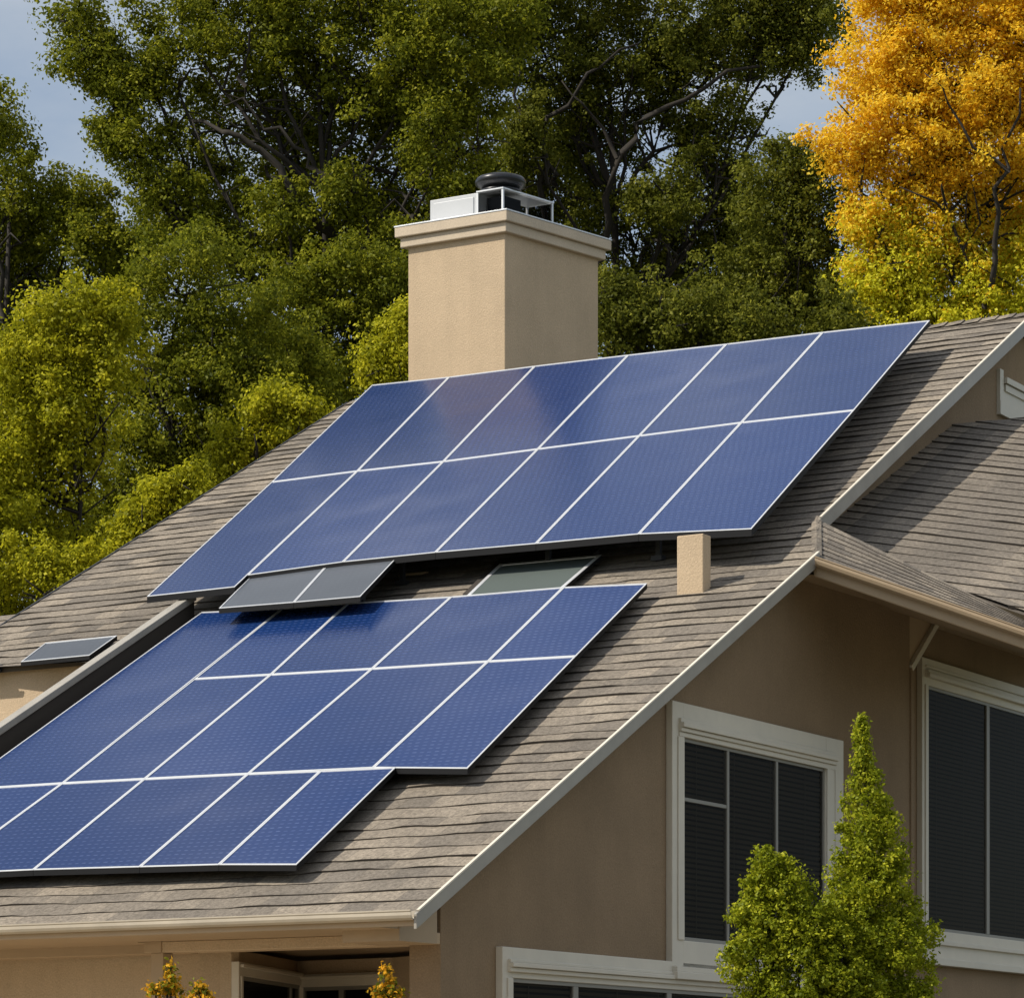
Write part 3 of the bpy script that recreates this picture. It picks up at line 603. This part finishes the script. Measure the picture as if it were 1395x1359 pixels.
panel([(275, 833), lt[0], lb[0], (-60, 1075)], HL, 'long blue solar panel along the shaded curb, leftmost of the lower array', gl)
for i, n in enumerate(('leftmost short', 'second short', 'third short', 'rightmost short')):
    panel([lt[i], lt[i + 1], lm[i + 1], lm[i]], HL, f'blue {n} panel in the top row of the lower array', gl)
for i, n in enumerate(('first right of the long panel', 'second right of the long panel', 'third right of the long panel', 'rightmost')):
    panel([lm[i], lm[i + 1], lb[i + 1], lb[i]], HL, f'blue middle-row panel of the lower array, {n}', gl)
b0 = [(-60, 1075), (85, 1066), (197, 1060), (338, 1053), (437, 1049), (540, 1044)]
b1 = [(-215, 1193), (-85, 1190), (45, 1184), (190, 1180), (298, 1177), (404, 1177)]
for i, n in enumerate(('barely in view at the left photo edge', 'second from the left photo edge', 'third from the left', 'fourth from the left', 'narrow rightmost one')):
    panel([b0[i], b0[i + 1], b1[i + 1], b1[i]], HL, f'blue bottom-row panel of the lower array, {n}', gl)
gg = 'small grey panels'
panel([(350, 776), (447, 768), (400, 820), (298, 828)], .41, 'grey matte panel, left one of the pair between the arrays', gg, .06, GREYCELL, 'grey_panel', 'panel', .014)
panel([(447, 768), (540, 760), (491, 812), (400, 820)], .41, 'grey matte panel, right one of the pair between the arrays', gg, .06, GREYCELL, 'grey_panel', 'panel', .014)
panel([(62, 875), (160, 865), (122, 892), (28, 901)], .10, 'small grey-blue panel on the far left eave above the cream wall', gg, .05, GREYCELL, 'grey_panel', 'panel', .014)

# mounting racks
def rack(label, rails, legs, h):
    q = rails[0]; e = empty('mounting_rack', W((q[0] + q[2]) / 2, q[1], zr(q[1]))); tag(e, label, 'mounting rack', 'dark racks under the panels')
    for (u0, v0, u1, v1) in rails:
        b = MB(); b.beam(W(u0, v0, zr(v0, h)), W(u1, v1, zr(v1, h)), .045, .06); b.build('rail', DARKM, e)
    for (u, v) in legs:
        b = MB(); b.boxh(u - .025, u + .025, v - .025, v + .025, zr(v, -.02), zr(v, h - .031)); b.boxh(u - .06, u + .06, v - .06, v + .06, zr(v, .0), zr(v, .05)); b.build('leg', DARKM, e)
rack('dark metal rack holding the upper array off the shingles', [(-7.4, 7.75, -1.0, 7.75), (-8.3, 9.8, -1.2, 9.8), (-8.8, 11.4, -1.5, 11.4), (-9.4, 13.4, -1.8, 13.4)],
     [(u, v) for v in (7.75, 9.8, 11.4, 13.4) for u in (-7.0, -5.0, -3.2, -1.9)], .45 - .11)
rack('low dark rack holding the lower array off the shingles', [(-6.5, 6.2, -1.5, 6.2), (-6.2, 4.2, -1.3, 4.2), (-6.0, 3.0, -1.2, 3.0), (-6, 1.9, -2.0, 1.9), (-6, .95, -2.0, .95)],
     [(u, v) for v in (6.2, 4.2, 3.0, 1.9, .95) for u in (-5.5, -3.8, -2.2)], .20 - .09)
qg = [on_roof(x, y, .41) for x, y in ((345, 795), (505, 780))]
rack('short dark posts under the pair of grey panels', [(qg[0][0], qg[0][1], qg[1][0], qg[1][1])], [(qg[0][0] + .1, qg[0][1]), (qg[1][0] - .1, qg[1][1])], .31)

# ------------------------------------------------------------------ chimney
Yc = (15.75 + E0 @ V2) / (ray(688, 0)[:2] @ V2); C0 = at(688, 0, Yc)[:2]
dL = np.array([-U2[0], -U2[1]]); dR = np.array([math.sin(R(43)), math.cos(R(43))])
def solve(x, d): k = (x - CX) / F; return (k * C0[1] - C0[0]) / (d[0] - k * d[1])
la, lb_ = solve(556, dL), solve(815, dR)
def zc(y): return EYE + (HY - y) / F * Yc
def CP(a, b_, z): q = C0 + dL * a + dR * b_; return np.array([q[0], q[1], z])
def cbox(mb, a0, a1, b0_, b1_, z0, z1, m=0):
    mb.box8([CP(a1, b0_, z0), CP(a0, b0_, z0), CP(a0, b1_, z0), CP(a1, b1_, z0), CP(a1, b0_, z1), CP(a0, b0_, z1), CP(a0, b1_, z1), CP(a1, b1_, z1)], m)
b = MB(); cbox(b, 0, la, 0, lb_, 9.0, zc(316)); chim = b.build('chimney', STUCCO_C, house, bevel=.012)
b = MB(); pj = .07; cbox(b, -pj, la + pj, -pj, lb_ + pj, zc(317.5), zc(304)); pj = .12; cbox(b, -pj, la + pj, -pj, lb_ + pj, zc(303.9), zc(290))
b.build('cap', CAPM, chim, bevel=.012)
b = MB(); pj = .125; cbox(b, -pj, la + pj, -pj, lb_ + pj, zc(289.9), zc(288)); b.build('cap_flashing', ALU, chim, bevel=.002)
# box on top
def solve_b(x, b_, d=None):   # a such that CP(a,b) projects to x
    k = (x - CX) / F; q = C0 + dR * b_; return (k * q[1] - q[0]) / (dL[0] - k * dL[1])
bb = .22; a_c = solve_b(685, bb); a_m = solve_b(651, bb); a_l = solve_b(586, bb)
qc = C0 + dL * a_c + dR * bb; k_ = (752 - CX) / F; bl = (k_ * qc[1] - qc[0]) / (dR[0] - k_ * dR[1])
z0 = zc(288); z1 = EYE + (HY - 257) / F * qc[1]
b = MB(); cbox(b, a_m, a_l, bb, bb + .5, z0, z1); cbox(b, a_m + .06, a_l - .06, bb - .012, bb, z0 + .05, z1 - .05); b.build('white_box', WHITE, chim, bevel=.012)
b = MB(); t_ = .012
b.face([CP(a_m - .01, bb, z0), CP(a_c, bb, z0), CP(a_c, bb, z1 - .02), CP(a_m - .01, bb, z1 - .02)])
b.face([CP(a_c, bb, z0), CP(a_c, bb + bl, z0), CP(a_c, bb + bl, z1 - .02), CP(a_c, bb, z1 - .02)])
b.face([CP(a_c, bb + bl, z0), CP(a_m, bb + bl, z0), CP(a_m, bb + bl, z1 - .02), CP(a_c, bb + bl, z1 - .02)])
b.build('glass_shroud', GLASSC, chim)
b = MB()
for (a, bv) in ((a_c, bb), (a_c, bb + bl), (a_m, bb), (a_m, bb + bl)): cbox(b, a - t_, a + t_, bv - t_, bv + t_, z0, z1)
cbox(b, a_c - .02, a_m + .01, bb - .02, bb + bl + .02, z1 + .0005, z1 + .018)
b.build('shroud_frame', ALU, chim)
b = MB(); cbox(b, a_c + .1, a_m - .03, bb + .15, bb + bl - .5, z0, z1 - .05); b.build('inner_flue', BLACKM, chim)
cc = CP((a_c + a_m) / 2 + .05, bb + .28, z1 + .018); cc[0] = (682 - CX) / F * cc[1]
r0 = 35 / F * cc[1]
b = MB(); b.lathe(cc, [(0, 0), (r0 * .8, 0), (r0 * .82, .03), (r0 * .55, .035), (r0 * .55, .05), (r0 * .72, .055), (r0 * .98, .12), (r0, .16), (r0 * .93, .20), (r0 * .7, .228), (r0 * .3, .24), (0, .242)])
b.build('cowl', BLACKM, chim, smooth=True)

# ------------------------------------------------------------------ foliage
def leaves(name, centers, radii, per, size, m, parent, rnd, mats_pick=None, flat=.75, elong=1.6):
    """centers (n,3) sub-clumps, radii (n,), per leaves each"""
    n = len(centers); tot = n * per
    c = np.repeat(centers, per, 0); rr = np.repeat(radii, per)
    g_ = rnd.normal(0, 1, (tot, 3)); g_ /= np.linalg.norm(g_, axis=1)[:, None]
    rad = rnd.random(tot) ** .5
    pos = c + g_ * (rr * rad)[:, None] * np.array([1, 1, flat])
    # leaf frame
    nrm_ = g_ * .6 + rnd.normal(0, .6, (tot, 3)) + np.array([0, 0, .45]); nrm_ /= np.linalg.norm(nrm_, axis=1)[:, None]
    t = rnd.normal(0, 1, (tot, 3)); t -= (t * nrm_).sum(1)[:, None] * nrm_; t /= np.linalg.norm(t, axis=1)[:, None]
    s = np.cross(nrm_, t); sz = size * rnd.uniform(.65, 1.35, tot)
    L_ = (sz * .5)[:, None]; Wd = (sz * .5 / elong)[:, None]
    bend = nrm_ * (sz * .12)[:, None]
    v = np.empty((tot, 4, 3)); v[:, 0] = pos - t * L_; v[:, 1] = pos + s * Wd + bend; v[:, 2] = pos + t * L_; v[:, 3] = pos - s * Wd + bend
    return v.reshape(-1, 3)
def leaf_object(name, verts, m, parent, rnd, clumpval=None, mi=None):
    loc = WLOC[parent.name]; me = bpy.data.meshes.new(name); nv = len(verts); nf = nv // 4
    me.vertices.add(nv); me.vertices.foreach_set('co', (verts - loc).astype(np.float32).ravel())
    me.loops.add(nv); me.loops.foreach_set('vertex_index', np.arange(nv, dtype=np.int32))
    me.polygons.add(nf); me.polygons.foreach_set('loop_start', np.arange(0, nv, 4, dtype=np.int32))
    ms = m if isinstance(m, (list, tuple)) else [m]
    for q in ms: me.materials.append(q)
    if mi is not None: me.polygons.foreach_set('material_index', mi.astype(np.int32))
    me.update(calc_edges=True)
    a = me.attributes.new('rnd', 'FLOAT', 'POINT')
    base = rnd.random(nf) * .55 + (clumpval if clumpval is not None else rnd.random(nf)) * .45
    a.data.foreach_set('value', np.repeat(base, 4).astype(np.float32))
    o = bpy.data.objects.new(name, me); COL.objects.link(o); o.parent = parent; WLOC[o.name] = loc
    return o
PXM = lambda Y: Y / F
def tree(label, cat, Y, blobs, trunk_px, m, seed, dens=1., size=.10, sub=.5, limbs=(), group='trees behind the house', trunk_r=.3, name='broadleaf_tree', m2=None, m2test=None, gaps=.0, per=84):
    """blobs: (px, py, r_px, dy) ellipsoid lobes of the crown, dy = depth offset in metres"""
    rnd = np.random.default_rng(seed); base = at(trunk_px, HY, Y).copy(); base[2] = 0
    e = empty(name, base); tag(e, label, cat, group)
    cen = []; rad = []
    tops = []
    for (px, py, rp, dy) in blobs:
        yy = Y + dy; c = at(px, py, yy); R_ = rp * PXM(yy); tops.append((c, R_))
        n = int(dens * 20 * R_ ** 2 * (.42 / sub) ** 2) + 8          # sprays, each a short chain of leaf clusters
        d = rnd.normal(0, 1, (n, 3)); d /= np.linalg.norm(d, axis=1)[:, None]
        ph = rnd.uniform(0, 6.28, 6)
        lump = 1 + .20 * np.sin(5 * d[:, 0] + ph[0]) * np.cos(6 * d[:, 2] + ph[1]) + .12 * np.sin(9 * d[:, 1] + 7 * d[:, 2] + ph[2]) + rnd.uniform(-.10, .16, n)
        dr = d + rnd.normal(0, .22, (n, 3)) + np.array([0, 0, .12]); qs_ = []
        for kx, fr_ in enumerate((.55, .74, .90, 1.04)):
            qs_.append(c + (d * (1 - (fr_ - .5)) + dr * (fr_ - .5)) * (R_ * lump * fr_)[:, None] * np.array([1, .9, .95]) + rnd.normal(0, .10, (n, 3)))
        p_ = np.concatenate(qs_); szf = np.repeat(np.array([1.25, 1.1, .85, .55]), n)
        if gaps:
            hsh = np.sin(p_[:, 0] * .9 + ph[3]) + np.sin(p_[:, 2] * 1.1 + ph[4]) + np.sin(p_[:, 1] * .8 + p_[:, 2] * .6 + ph[5])
            kp = hsh > -3 + gaps * 4.; p_ = p_[kp]; szf = szf[kp]
        cen.append(p_); rad.append(sub * szf * rnd.uniform(.6, 1.2, len(p_)))
    cen = np.concatenate(cen); rad = np.concatenate(rad)
    size *= .86
    v = leaves('crown', cen, rad, per, size, m, e, rnd)
    cv = np.repeat(rnd.random(len(cen)), per)
    if m2 is not None:
        pc = np.repeat(cen, per, 0); pyy = HY - (pc[:, 2] - EYE) / pc[:, 1] * F; pxx = pc[:, 0] / pc[:, 1] * F + CX
        mi = (m2test(pxx, pyy, rnd) > rnd.random(len(pxx))).astype(int)
        leaf_object('crown', v, [m, m2], e, rnd, cv, mi)
    else: leaf_object('crown', v, m, e, rnd, cv)
    # trunk with limbs into every lobe
    tm = MB(); top = min(tops, key=lambda q: abs(q[0][0] - base[0]) - .2 * q[0][2]); cx_, cz_ = base[0], np.mean([q[0][2] for q in tops])
    H = max(q[0][2] for q in tops); zf = min(q[0][2] for q in tops) * .75
    tp = []; k = 9
    for i in range(k + 1):
        s_ = i / k; z = s_ * (cz_ * .6 + H * .4); tp.append(base + np.array([.35 * math.sin(3 * s_ + seed) * s_, .3 * math.sin(2.3 * s_ + seed * 2) * s_, z]))
    tm.tube(tp, [trunk_r * (.62 - .5 * i / k) for i in range(k + 1)], 10)
    tm.build('trunk', BARK, e, smooth=True)
    lm_ = MB()
    for (c, R_) in tops:
        zz = min(max(c[2] - abs(c[0] - base[0]) * .9 - R_ * .6, zf * .5), tp[-1][2] * .97); s_ = zz / tp[-1][2]
        i = int(s_ * k); a = tp[min(i, k)]
        pts_ = []; n = 7; off = rnd.normal(0, .25, 3)
        for j in range(n + 1):
            q = j / n; w_ = math.sin(math.pi * q); pts_.append(a * (1 - q) + c * q + np.array([0, 0, -.12 * np.linalg.norm(c - a) * w_]) + off * w_ + rnd.normal(0, .05, 3))
        r0_ = trunk_r * .13; lm_.tube(pts_, [r0_ * (1 - .8 * j / n) + .012 for j in range(n + 1)], 7)
        for _ in range(9):     # twigs
            d = rnd.normal(0, 1, 3); d[2] = abs(d[2]) * .6 + .1; d /= np.linalg.norm(d); j = rnd.integers(3, n + 1); st = pts_[j]
            mid = st + d * R_ * .5 + rnd.normal(0, .1, 3); lm_.tube([st, mid, st + d * R_ * .95 + rnd.normal(0, .15, 3)], [.03, .02, .008], 5)
    for (pl, rr_) in limbs:   # limbs seen bare through the crown
        ps = [at(x, y, Y + dy_ * .25) for x, y, dy_ in pl]; ps = [p_ for a_, b_ in zip(ps[:-1], ps[1:]) for p_ in (a_, (a_ * .66 + b_ * .34) + rnd.normal(0, .09, 3), (a_ * .33 + b_ * .67) + rnd.normal(0, .09, 3))] + [ps[-1]]; rr_ *= .45; lm_.tube(ps, [rr_ * (1 - .7 * i / (len(ps) - 1)) for i in range(len(ps))], 8)
    lm_.build('limbs', BARK, e, smooth=True)
    return e

# far left tall tree
tree('mid-green tree rising at the left edge of the photo', 'tree', 60,
     [(-20, 165, 55, 0), (15, 260, 60, 0), (55, 330, 70, 1), (110, 290, 42, 0), (125, 350, 60, 0), (-30, 330, 90, 1), (30, 430, 90, 1), (130, 430, 80, 2), (200, 330, 55, 1), (-40, 520, 110, 2), (60, 560, 100, 2), (-60, 700, 120, 1)],
     -10, LEAF_MID, 11, 1.0, .085, .42)
# front left yellow-green tree
tree('bright yellow-green tree at the lower left, beside the roof', 'tree', 49,
     [(95, 425, 50, 0), (140, 475, 58, 0), (60, 500, 70, 0), (110, 560, 85, 0), (10, 590, 95, 0), (50, 680, 95, 0), (-40, 690, 80, -1), (10, 790, 90, -1), (90, 800, 70, 0), (-30, 880, 80, 0)],
     30, LEAF_YG, 12, 1.15, .080, .40)
# big tree with reaching limb
tree('large spreading tree with dark bare limbs, left of the chimney', 'tree', 58,
     [(95, 40, 38, 0), (125, 85, 40, 0), (150, 140, 42, 0), (165, 185, 34, 0), (190, 90, 50, 0), (245, 130, 62, 0), (240, 30, 70, 0), (210, 215, 55, 0), (330, 60, 85, 0), (300, 180, 70, 1), (345, -30, 90, 0), (440, 20, 95, 0),
      (420, 130, 80, 1), (395, 215, 50, 2), (520, 90, 95, 0), (500, 200, 80, 1), (470, 300, 70, 1), (560, 270, 60, 1), (300, 300, 62, 1), (235, 290, 60, 0), (340, 350, 70, 0), (520, -20, 90, 0), (590, 130, 70, 1), (420, 360, 60, 1), (540, 340, 55, 1), (590, 20, 75, -1), (635, 110, 70, -1), (600, 200, 60, -1), (655, 205, 52, -1), (680, 30, 62, -1), (640, 275, 40, -1), (480, 265, 34, -1), (385, 290, 34, -1)],
     440, LEAF_MID, 13, .95, .085, .42, gaps=.30, trunk_r=.32,
     limbs=[([(520, 420, 0), (455, 330, -1), (420, 283, -3.5), (385, 238, -3.8), (345, 200, -3.8), (305, 180, -3), (260, 165, -1)], .24), ([(415, 280, -3), (380, 245, -3), (365, 225, -3)], .14), ([(335, 118, -3.6), (333, 85, -4), (345, 35, -4)], .10),
            ([(495, 400, -2), (492, 340, -3), (500, 260, -3)], .13), ([(450, 240, -3), (400, 200, -3.6), (350, 160, -3.4), (300, 130, -3)], .10), ([(520, 400, -2), (520, 340, -3), (530, 280, -2)], .10)])
# middle fill trees above the roof slope
tree('dense green tree above the left roof slope, mid height', 'tree', 53,
     [(250, 400, 75, 0), (200, 480, 70, 0), (300, 480, 85, 0), (240, 570, 85, 0), (180, 640, 70, 0), (330, 560, 80, 0), (260, 660, 80, 0), (170, 730, 70, 0), (120, 770, 60, 0), (390, 500, 70, 1), (300, 640, 70, 0)],
     260, LEAF_MID, 14, 1.15, .078, .40)
tree('rounded dark green tree between the roof ridge and the chimney', 'tree', 56,
     [(400, 430, 70, 0), (470, 400, 70, 0), (530, 420, 60, 0), (440, 500, 70, 0), (510, 500, 60, 0), (360, 470, 60, 0), (390, 560, 60, 0), (560, 350, 50, 1), (560, 480, 60, 0)],
     450, LEAF_MID, 15, 1.1, .08, .40)
tree('small bright shrubby tree touching the left side of the chimney', 'tree', 50.5,
     [(530, 480, 32, 0), (550, 440, 26, 0), (515, 510, 26, 0), (560, 500, 35, 0)], 545, LEAF_YG, 16, 1.2, .075, .32, trunk_r=.16)
tree('bright yellow-green treetop peeking over the left roof slope near the ridge', 'tree', 49.5,
     [(380, 560, 34, 0), (410, 575, 28, 0), (345, 590, 34, 0), (320, 640, 40, 0), (420, 600, 35, 0)], 380, LEAF_YG, 17, 1.1, .075, .34, trunk_r=.16)
tree('small bright treetop halfway down the left roof slope', 'tree', 47,
     [(225, 690, 30, 0), (255, 675, 22, 0), (200, 720, 34, 0), (180, 760, 34, 0), (80, 780, 40, 0), (110, 800, 32, 0)], 190, LEAF_YG, 18, 1.1, .075, .32, trunk_r=.16)
# dark tree right of chimney
def lim(*a): return list(a)
tree('tall dark oak-like tree with curving limbs above the chimney', 'tree', 62,
     [(640, 40, 80, 0), (700, -20, 90, 0), (620, 200, 55, 1), (740, 90, 85, 0), (800, 0, 95, 0), (850, 110, 85, 0), (930, 20, 95, 0), (950, 120, 80, 0), (1040, 30, 85, 0), (1030, 70, 70, 0), (1095, 60, 48, 0), (1085, 10, 55, 0), (800, 210, 75, 1), (890, 220, 80, 0),
      (980, 200, 60, 0), (745, 190, 60, 2), (850, 310, 80, 1), (780, 300, 60, 2), (940, 310, 75, 1), (1010, 290, 55, 1), (860, 400, 80, 1), (960, 400, 80, 1), (700, 270, 55, 2), (640, 290, 50, 3), (1050, 350, 60, 2), (720, 200, 38, -1), (910, 270, 42, -1), (790, 360, 48, -1)],
     830, LEAF_DARK, 19, 1.0, .085, .42, gaps=.24, trunk_r=.34,
     limbs=[([(800, 470, 0), (815, 360, -3), (845, 210, -4), (880, 160, -4), (960, 120, -4), (1040, 90, -3)], .20), ([(770, 420, -1), (735, 250, -3), (745, 160, -4), (800, 100, -4.4), (870, 60, -4)], .15), ([(650, 250, -3), (640, 160, -3.5), (655, 70, -4), (648, 0, -4)], .13),
            ([(655, 70, -4), (680, 30, -4.4), (700, 0, -4)], .09), ([(600, 260, -3), (625, 200, -3), (640, 150, -3)], .10), ([(760, 240, -3), (700, 130, -4), (690, 60, -4)], .10), ([(880, 420, -3), (965, 350, -4), (985, 300, -4)], .09), ([(840, 215, -4), (800, 150, -4.5), (765, 110, -4.5)], .09)])
tree('dark green tree between the tall dark tree and the orange one', 'tree', 57,
     [(1090, 225, 45, 0), (1060, 270, 55, 0), (1120, 290, 55, 0), (1080, 350, 70, 0), (1130, 390, 60, 0), (1020, 400, 60, 0), (1080, 440, 60, 0), (1150, 440, 50, 0), (960, 450, 50, 0)],
     1090, LEAF_DARK, 20, 1.1, .08, .40)
tree('low dark hedge-like tree behind the ridge, right of the chimney', 'tree', 53,
     [(840, 450, 45, 0), (900, 440, 50, 0), (960, 450, 50, 0), (1020, 450, 50, 0), (830, 420, 30, 0), (1150, 480, 60, 0)], 900, LEAF_DARK, 21, 1.1, .078, .38)
# orange tree
tree('orange and gold autumn tree at the upper right', 'tree', 55,
     [(1250, 30, 85, 0), (1200, 90, 60, 0), (1330, -10, 100, 0), (1400, 70, 100, 0), (1300, 110, 90, 0), (1175, 170, 55, 0), (1150, 210, 38, 0), (1240, 190, 80, 0), (1340, 190, 85, 0), (1420, 180, 80, 0), (1220, 260, 60, 0), (1290, 270, 70, 0), (1195, 300, 42, 0),
      (1370, 290, 60, 2), (1205, 350, 45, 0), (1260, 340, 60, 0), (1195, 395, 38, 0), (1240, 400, 55, 0), (1300, 395, 60, 0), (1360, 400, 45, 0), (1420, 380, 60, 0), (1380, 340, 40, 1), (1230, 450, 50, 0), (1310, 460, 60, 0), (1390, 460, 60, 0), (1470, 30, 100, 0), (1480, 250, 100, 0), (1225, -20, 50, 0)],
     1340, LEAF_OR, 22, 1.1, .082, .40, gaps=.2, trunk_r=.22, name='autumn_tree',
     m2=LEAF_OG, m2test=lambda x, y, r_: np.clip((y - 265) / 130 + .25 * np.sin(x / 37) + .2 * (x > 1290), 0, 1) * .95,
     limbs=[([(1340, 420, -2), (1355, 330, -3), (1375, 230, -4), (1390, 120, -4.5)], .13), ([(1375, 235, -4), (1310, 170, -4.6), (1260, 100, -4.5)], .07)])

# ------------------------------------------------------------------ shrubs in front
def shrub(label, cat, Y, blobs, m, seed, size, sub, dens, per, name, group=None, m2=None, pick=.0):
    rnd = np.random.default_rng(seed); bx = np.mean([q[0] for q in blobs]); base = at(bx, HY, Y).copy(); base[2] = 0
    e = empty(name, base); tag(e, label, cat, group); cen = []; rad = []
    for (px, py, rx, ry, dy) in blobs:
        c = at(px, py, Y + dy); a, h_ = rx * PXM(Y), ry * PXM(Y); n = int(dens * (a * h_) * 260 / (sub / .1) ** 2) + 8
        d = rnd.normal(0, 1, (n, 3)); d /= np.linalg.norm(d, axis=1)[:, None]; rr = 1 - .6 * rnd.random(n) ** 1.6
        p_ = c + d * rr[:, None] * np.array([a, a, h_]); cen.append(p_); rad.append(sub * rnd.uniform(.5, 1.3, n))
    cen = np.concatenate(cen); rad = np.concatenate(rad); ok = cen[:, 2] > .1; cen = cen[ok]; rad = rad[ok]
    v = leaves('foliage', cen, rad, per, size, m, e, rnd, flat=1.1); cv = np.repeat(rnd.random(len(cen)), per)
    if m2: leaf_object('foliage', v, [m, m2], e, rnd, cv, (rnd.random(len(cv)) < pick).astype(int))
    else: leaf_object('foliage', v, m, e, rnd, cv)
    st = MB()
    for (px, py, rx, ry, dy) in blobs:
        c = at(px, py, Y + dy); st.tube([base, (base + c) / 2 + (0, 0, -.1), c + (0, 0, ry * PXM(Y) * .6)], [.035, .025, .008], 6)
    st.build('stems', BARK, e, smooth=True)
    return e
YB = 26.5
bl = []
for y, hw, x in ((990, 4, 1175), (1010, 7, 1174), (1035, 13, 1177), (1065, 20, 1181), (1095, 30, 1183), (1130, 38, 1184), (1165, 44, 1182), (1200, 48, 1182), (1240, 56, 1185), (1280, 62, 1190), (1330, 66, 1188), (1380, 70, 1180), (1450, 70, 1178)):
    bl.append((x + max(0, hw - 30) * .12, y, hw * 1.1 * (1.0 + .0009 * max(0, y - 1050)) , max(18, hw * .7), 0))
shrub('tall pointed yellow-green conifer in front of the gable window', 'conifer', YB, bl, LEAF_BUSH, 31, .032, .075, 3.4, 40, 'conical_shrub')
shrub('lower rounded yellow-green shrub against the left of the pointed conifer', 'shrub', YB - .4,
      [(1050, 1180, 26, 28, 0), (1035, 1205, 22, 24, 0), (1072, 1215, 34, 36, 0), (1020, 1245, 28, 28, 0), (1060, 1265, 46, 46, 0), (1110, 1260, 40, 50, 0), (1030, 1310, 48, 46, 0), (1090, 1330, 55, 55, 0), (1050, 1390, 70, 60, 0), (1110, 1440, 70, 60, 0), (1150, 1320, 40, 60, 0)],
      LEAF_BUSH, 32, .032, .075, 3.2, 40, 'round_shrub')
for i, (px, bls, lab) in enumerate(((233, [(233, 1322, 5, 14, 0), (228, 1340, 12, 16, 0), (212, 1348, 9, 12, 0), (240, 1345, 8, 14, 0), (225, 1400, 24, 40, 0)], 'orange-flowered shrub tip just right of the porch post'),
                                    (272, [(272, 1345, 7, 10, 0), (266, 1356, 12, 10, 0), (282, 1356, 9, 8, 0), (272, 1410, 22, 40, 0)], 'small yellow shrub tip, second from the porch post'),
                                    (527, [(526, 1325, 4, 12, 0), (528, 1342, 9, 14, 0), (538, 1352, 12, 12, 0), (518, 1353, 10, 10, 0), (530, 1410, 26, 40, 0)], 'pointed orange-flowered shrub tip by the corner pier'))):
    shrub(lab, 'shrub', 25.6, bls, FLOWER, 40 + i, .04, .055, 2.2, 10, 'flowering_shrub', 'orange-flowered shrubs below the porch', LEAF_MID, .35)
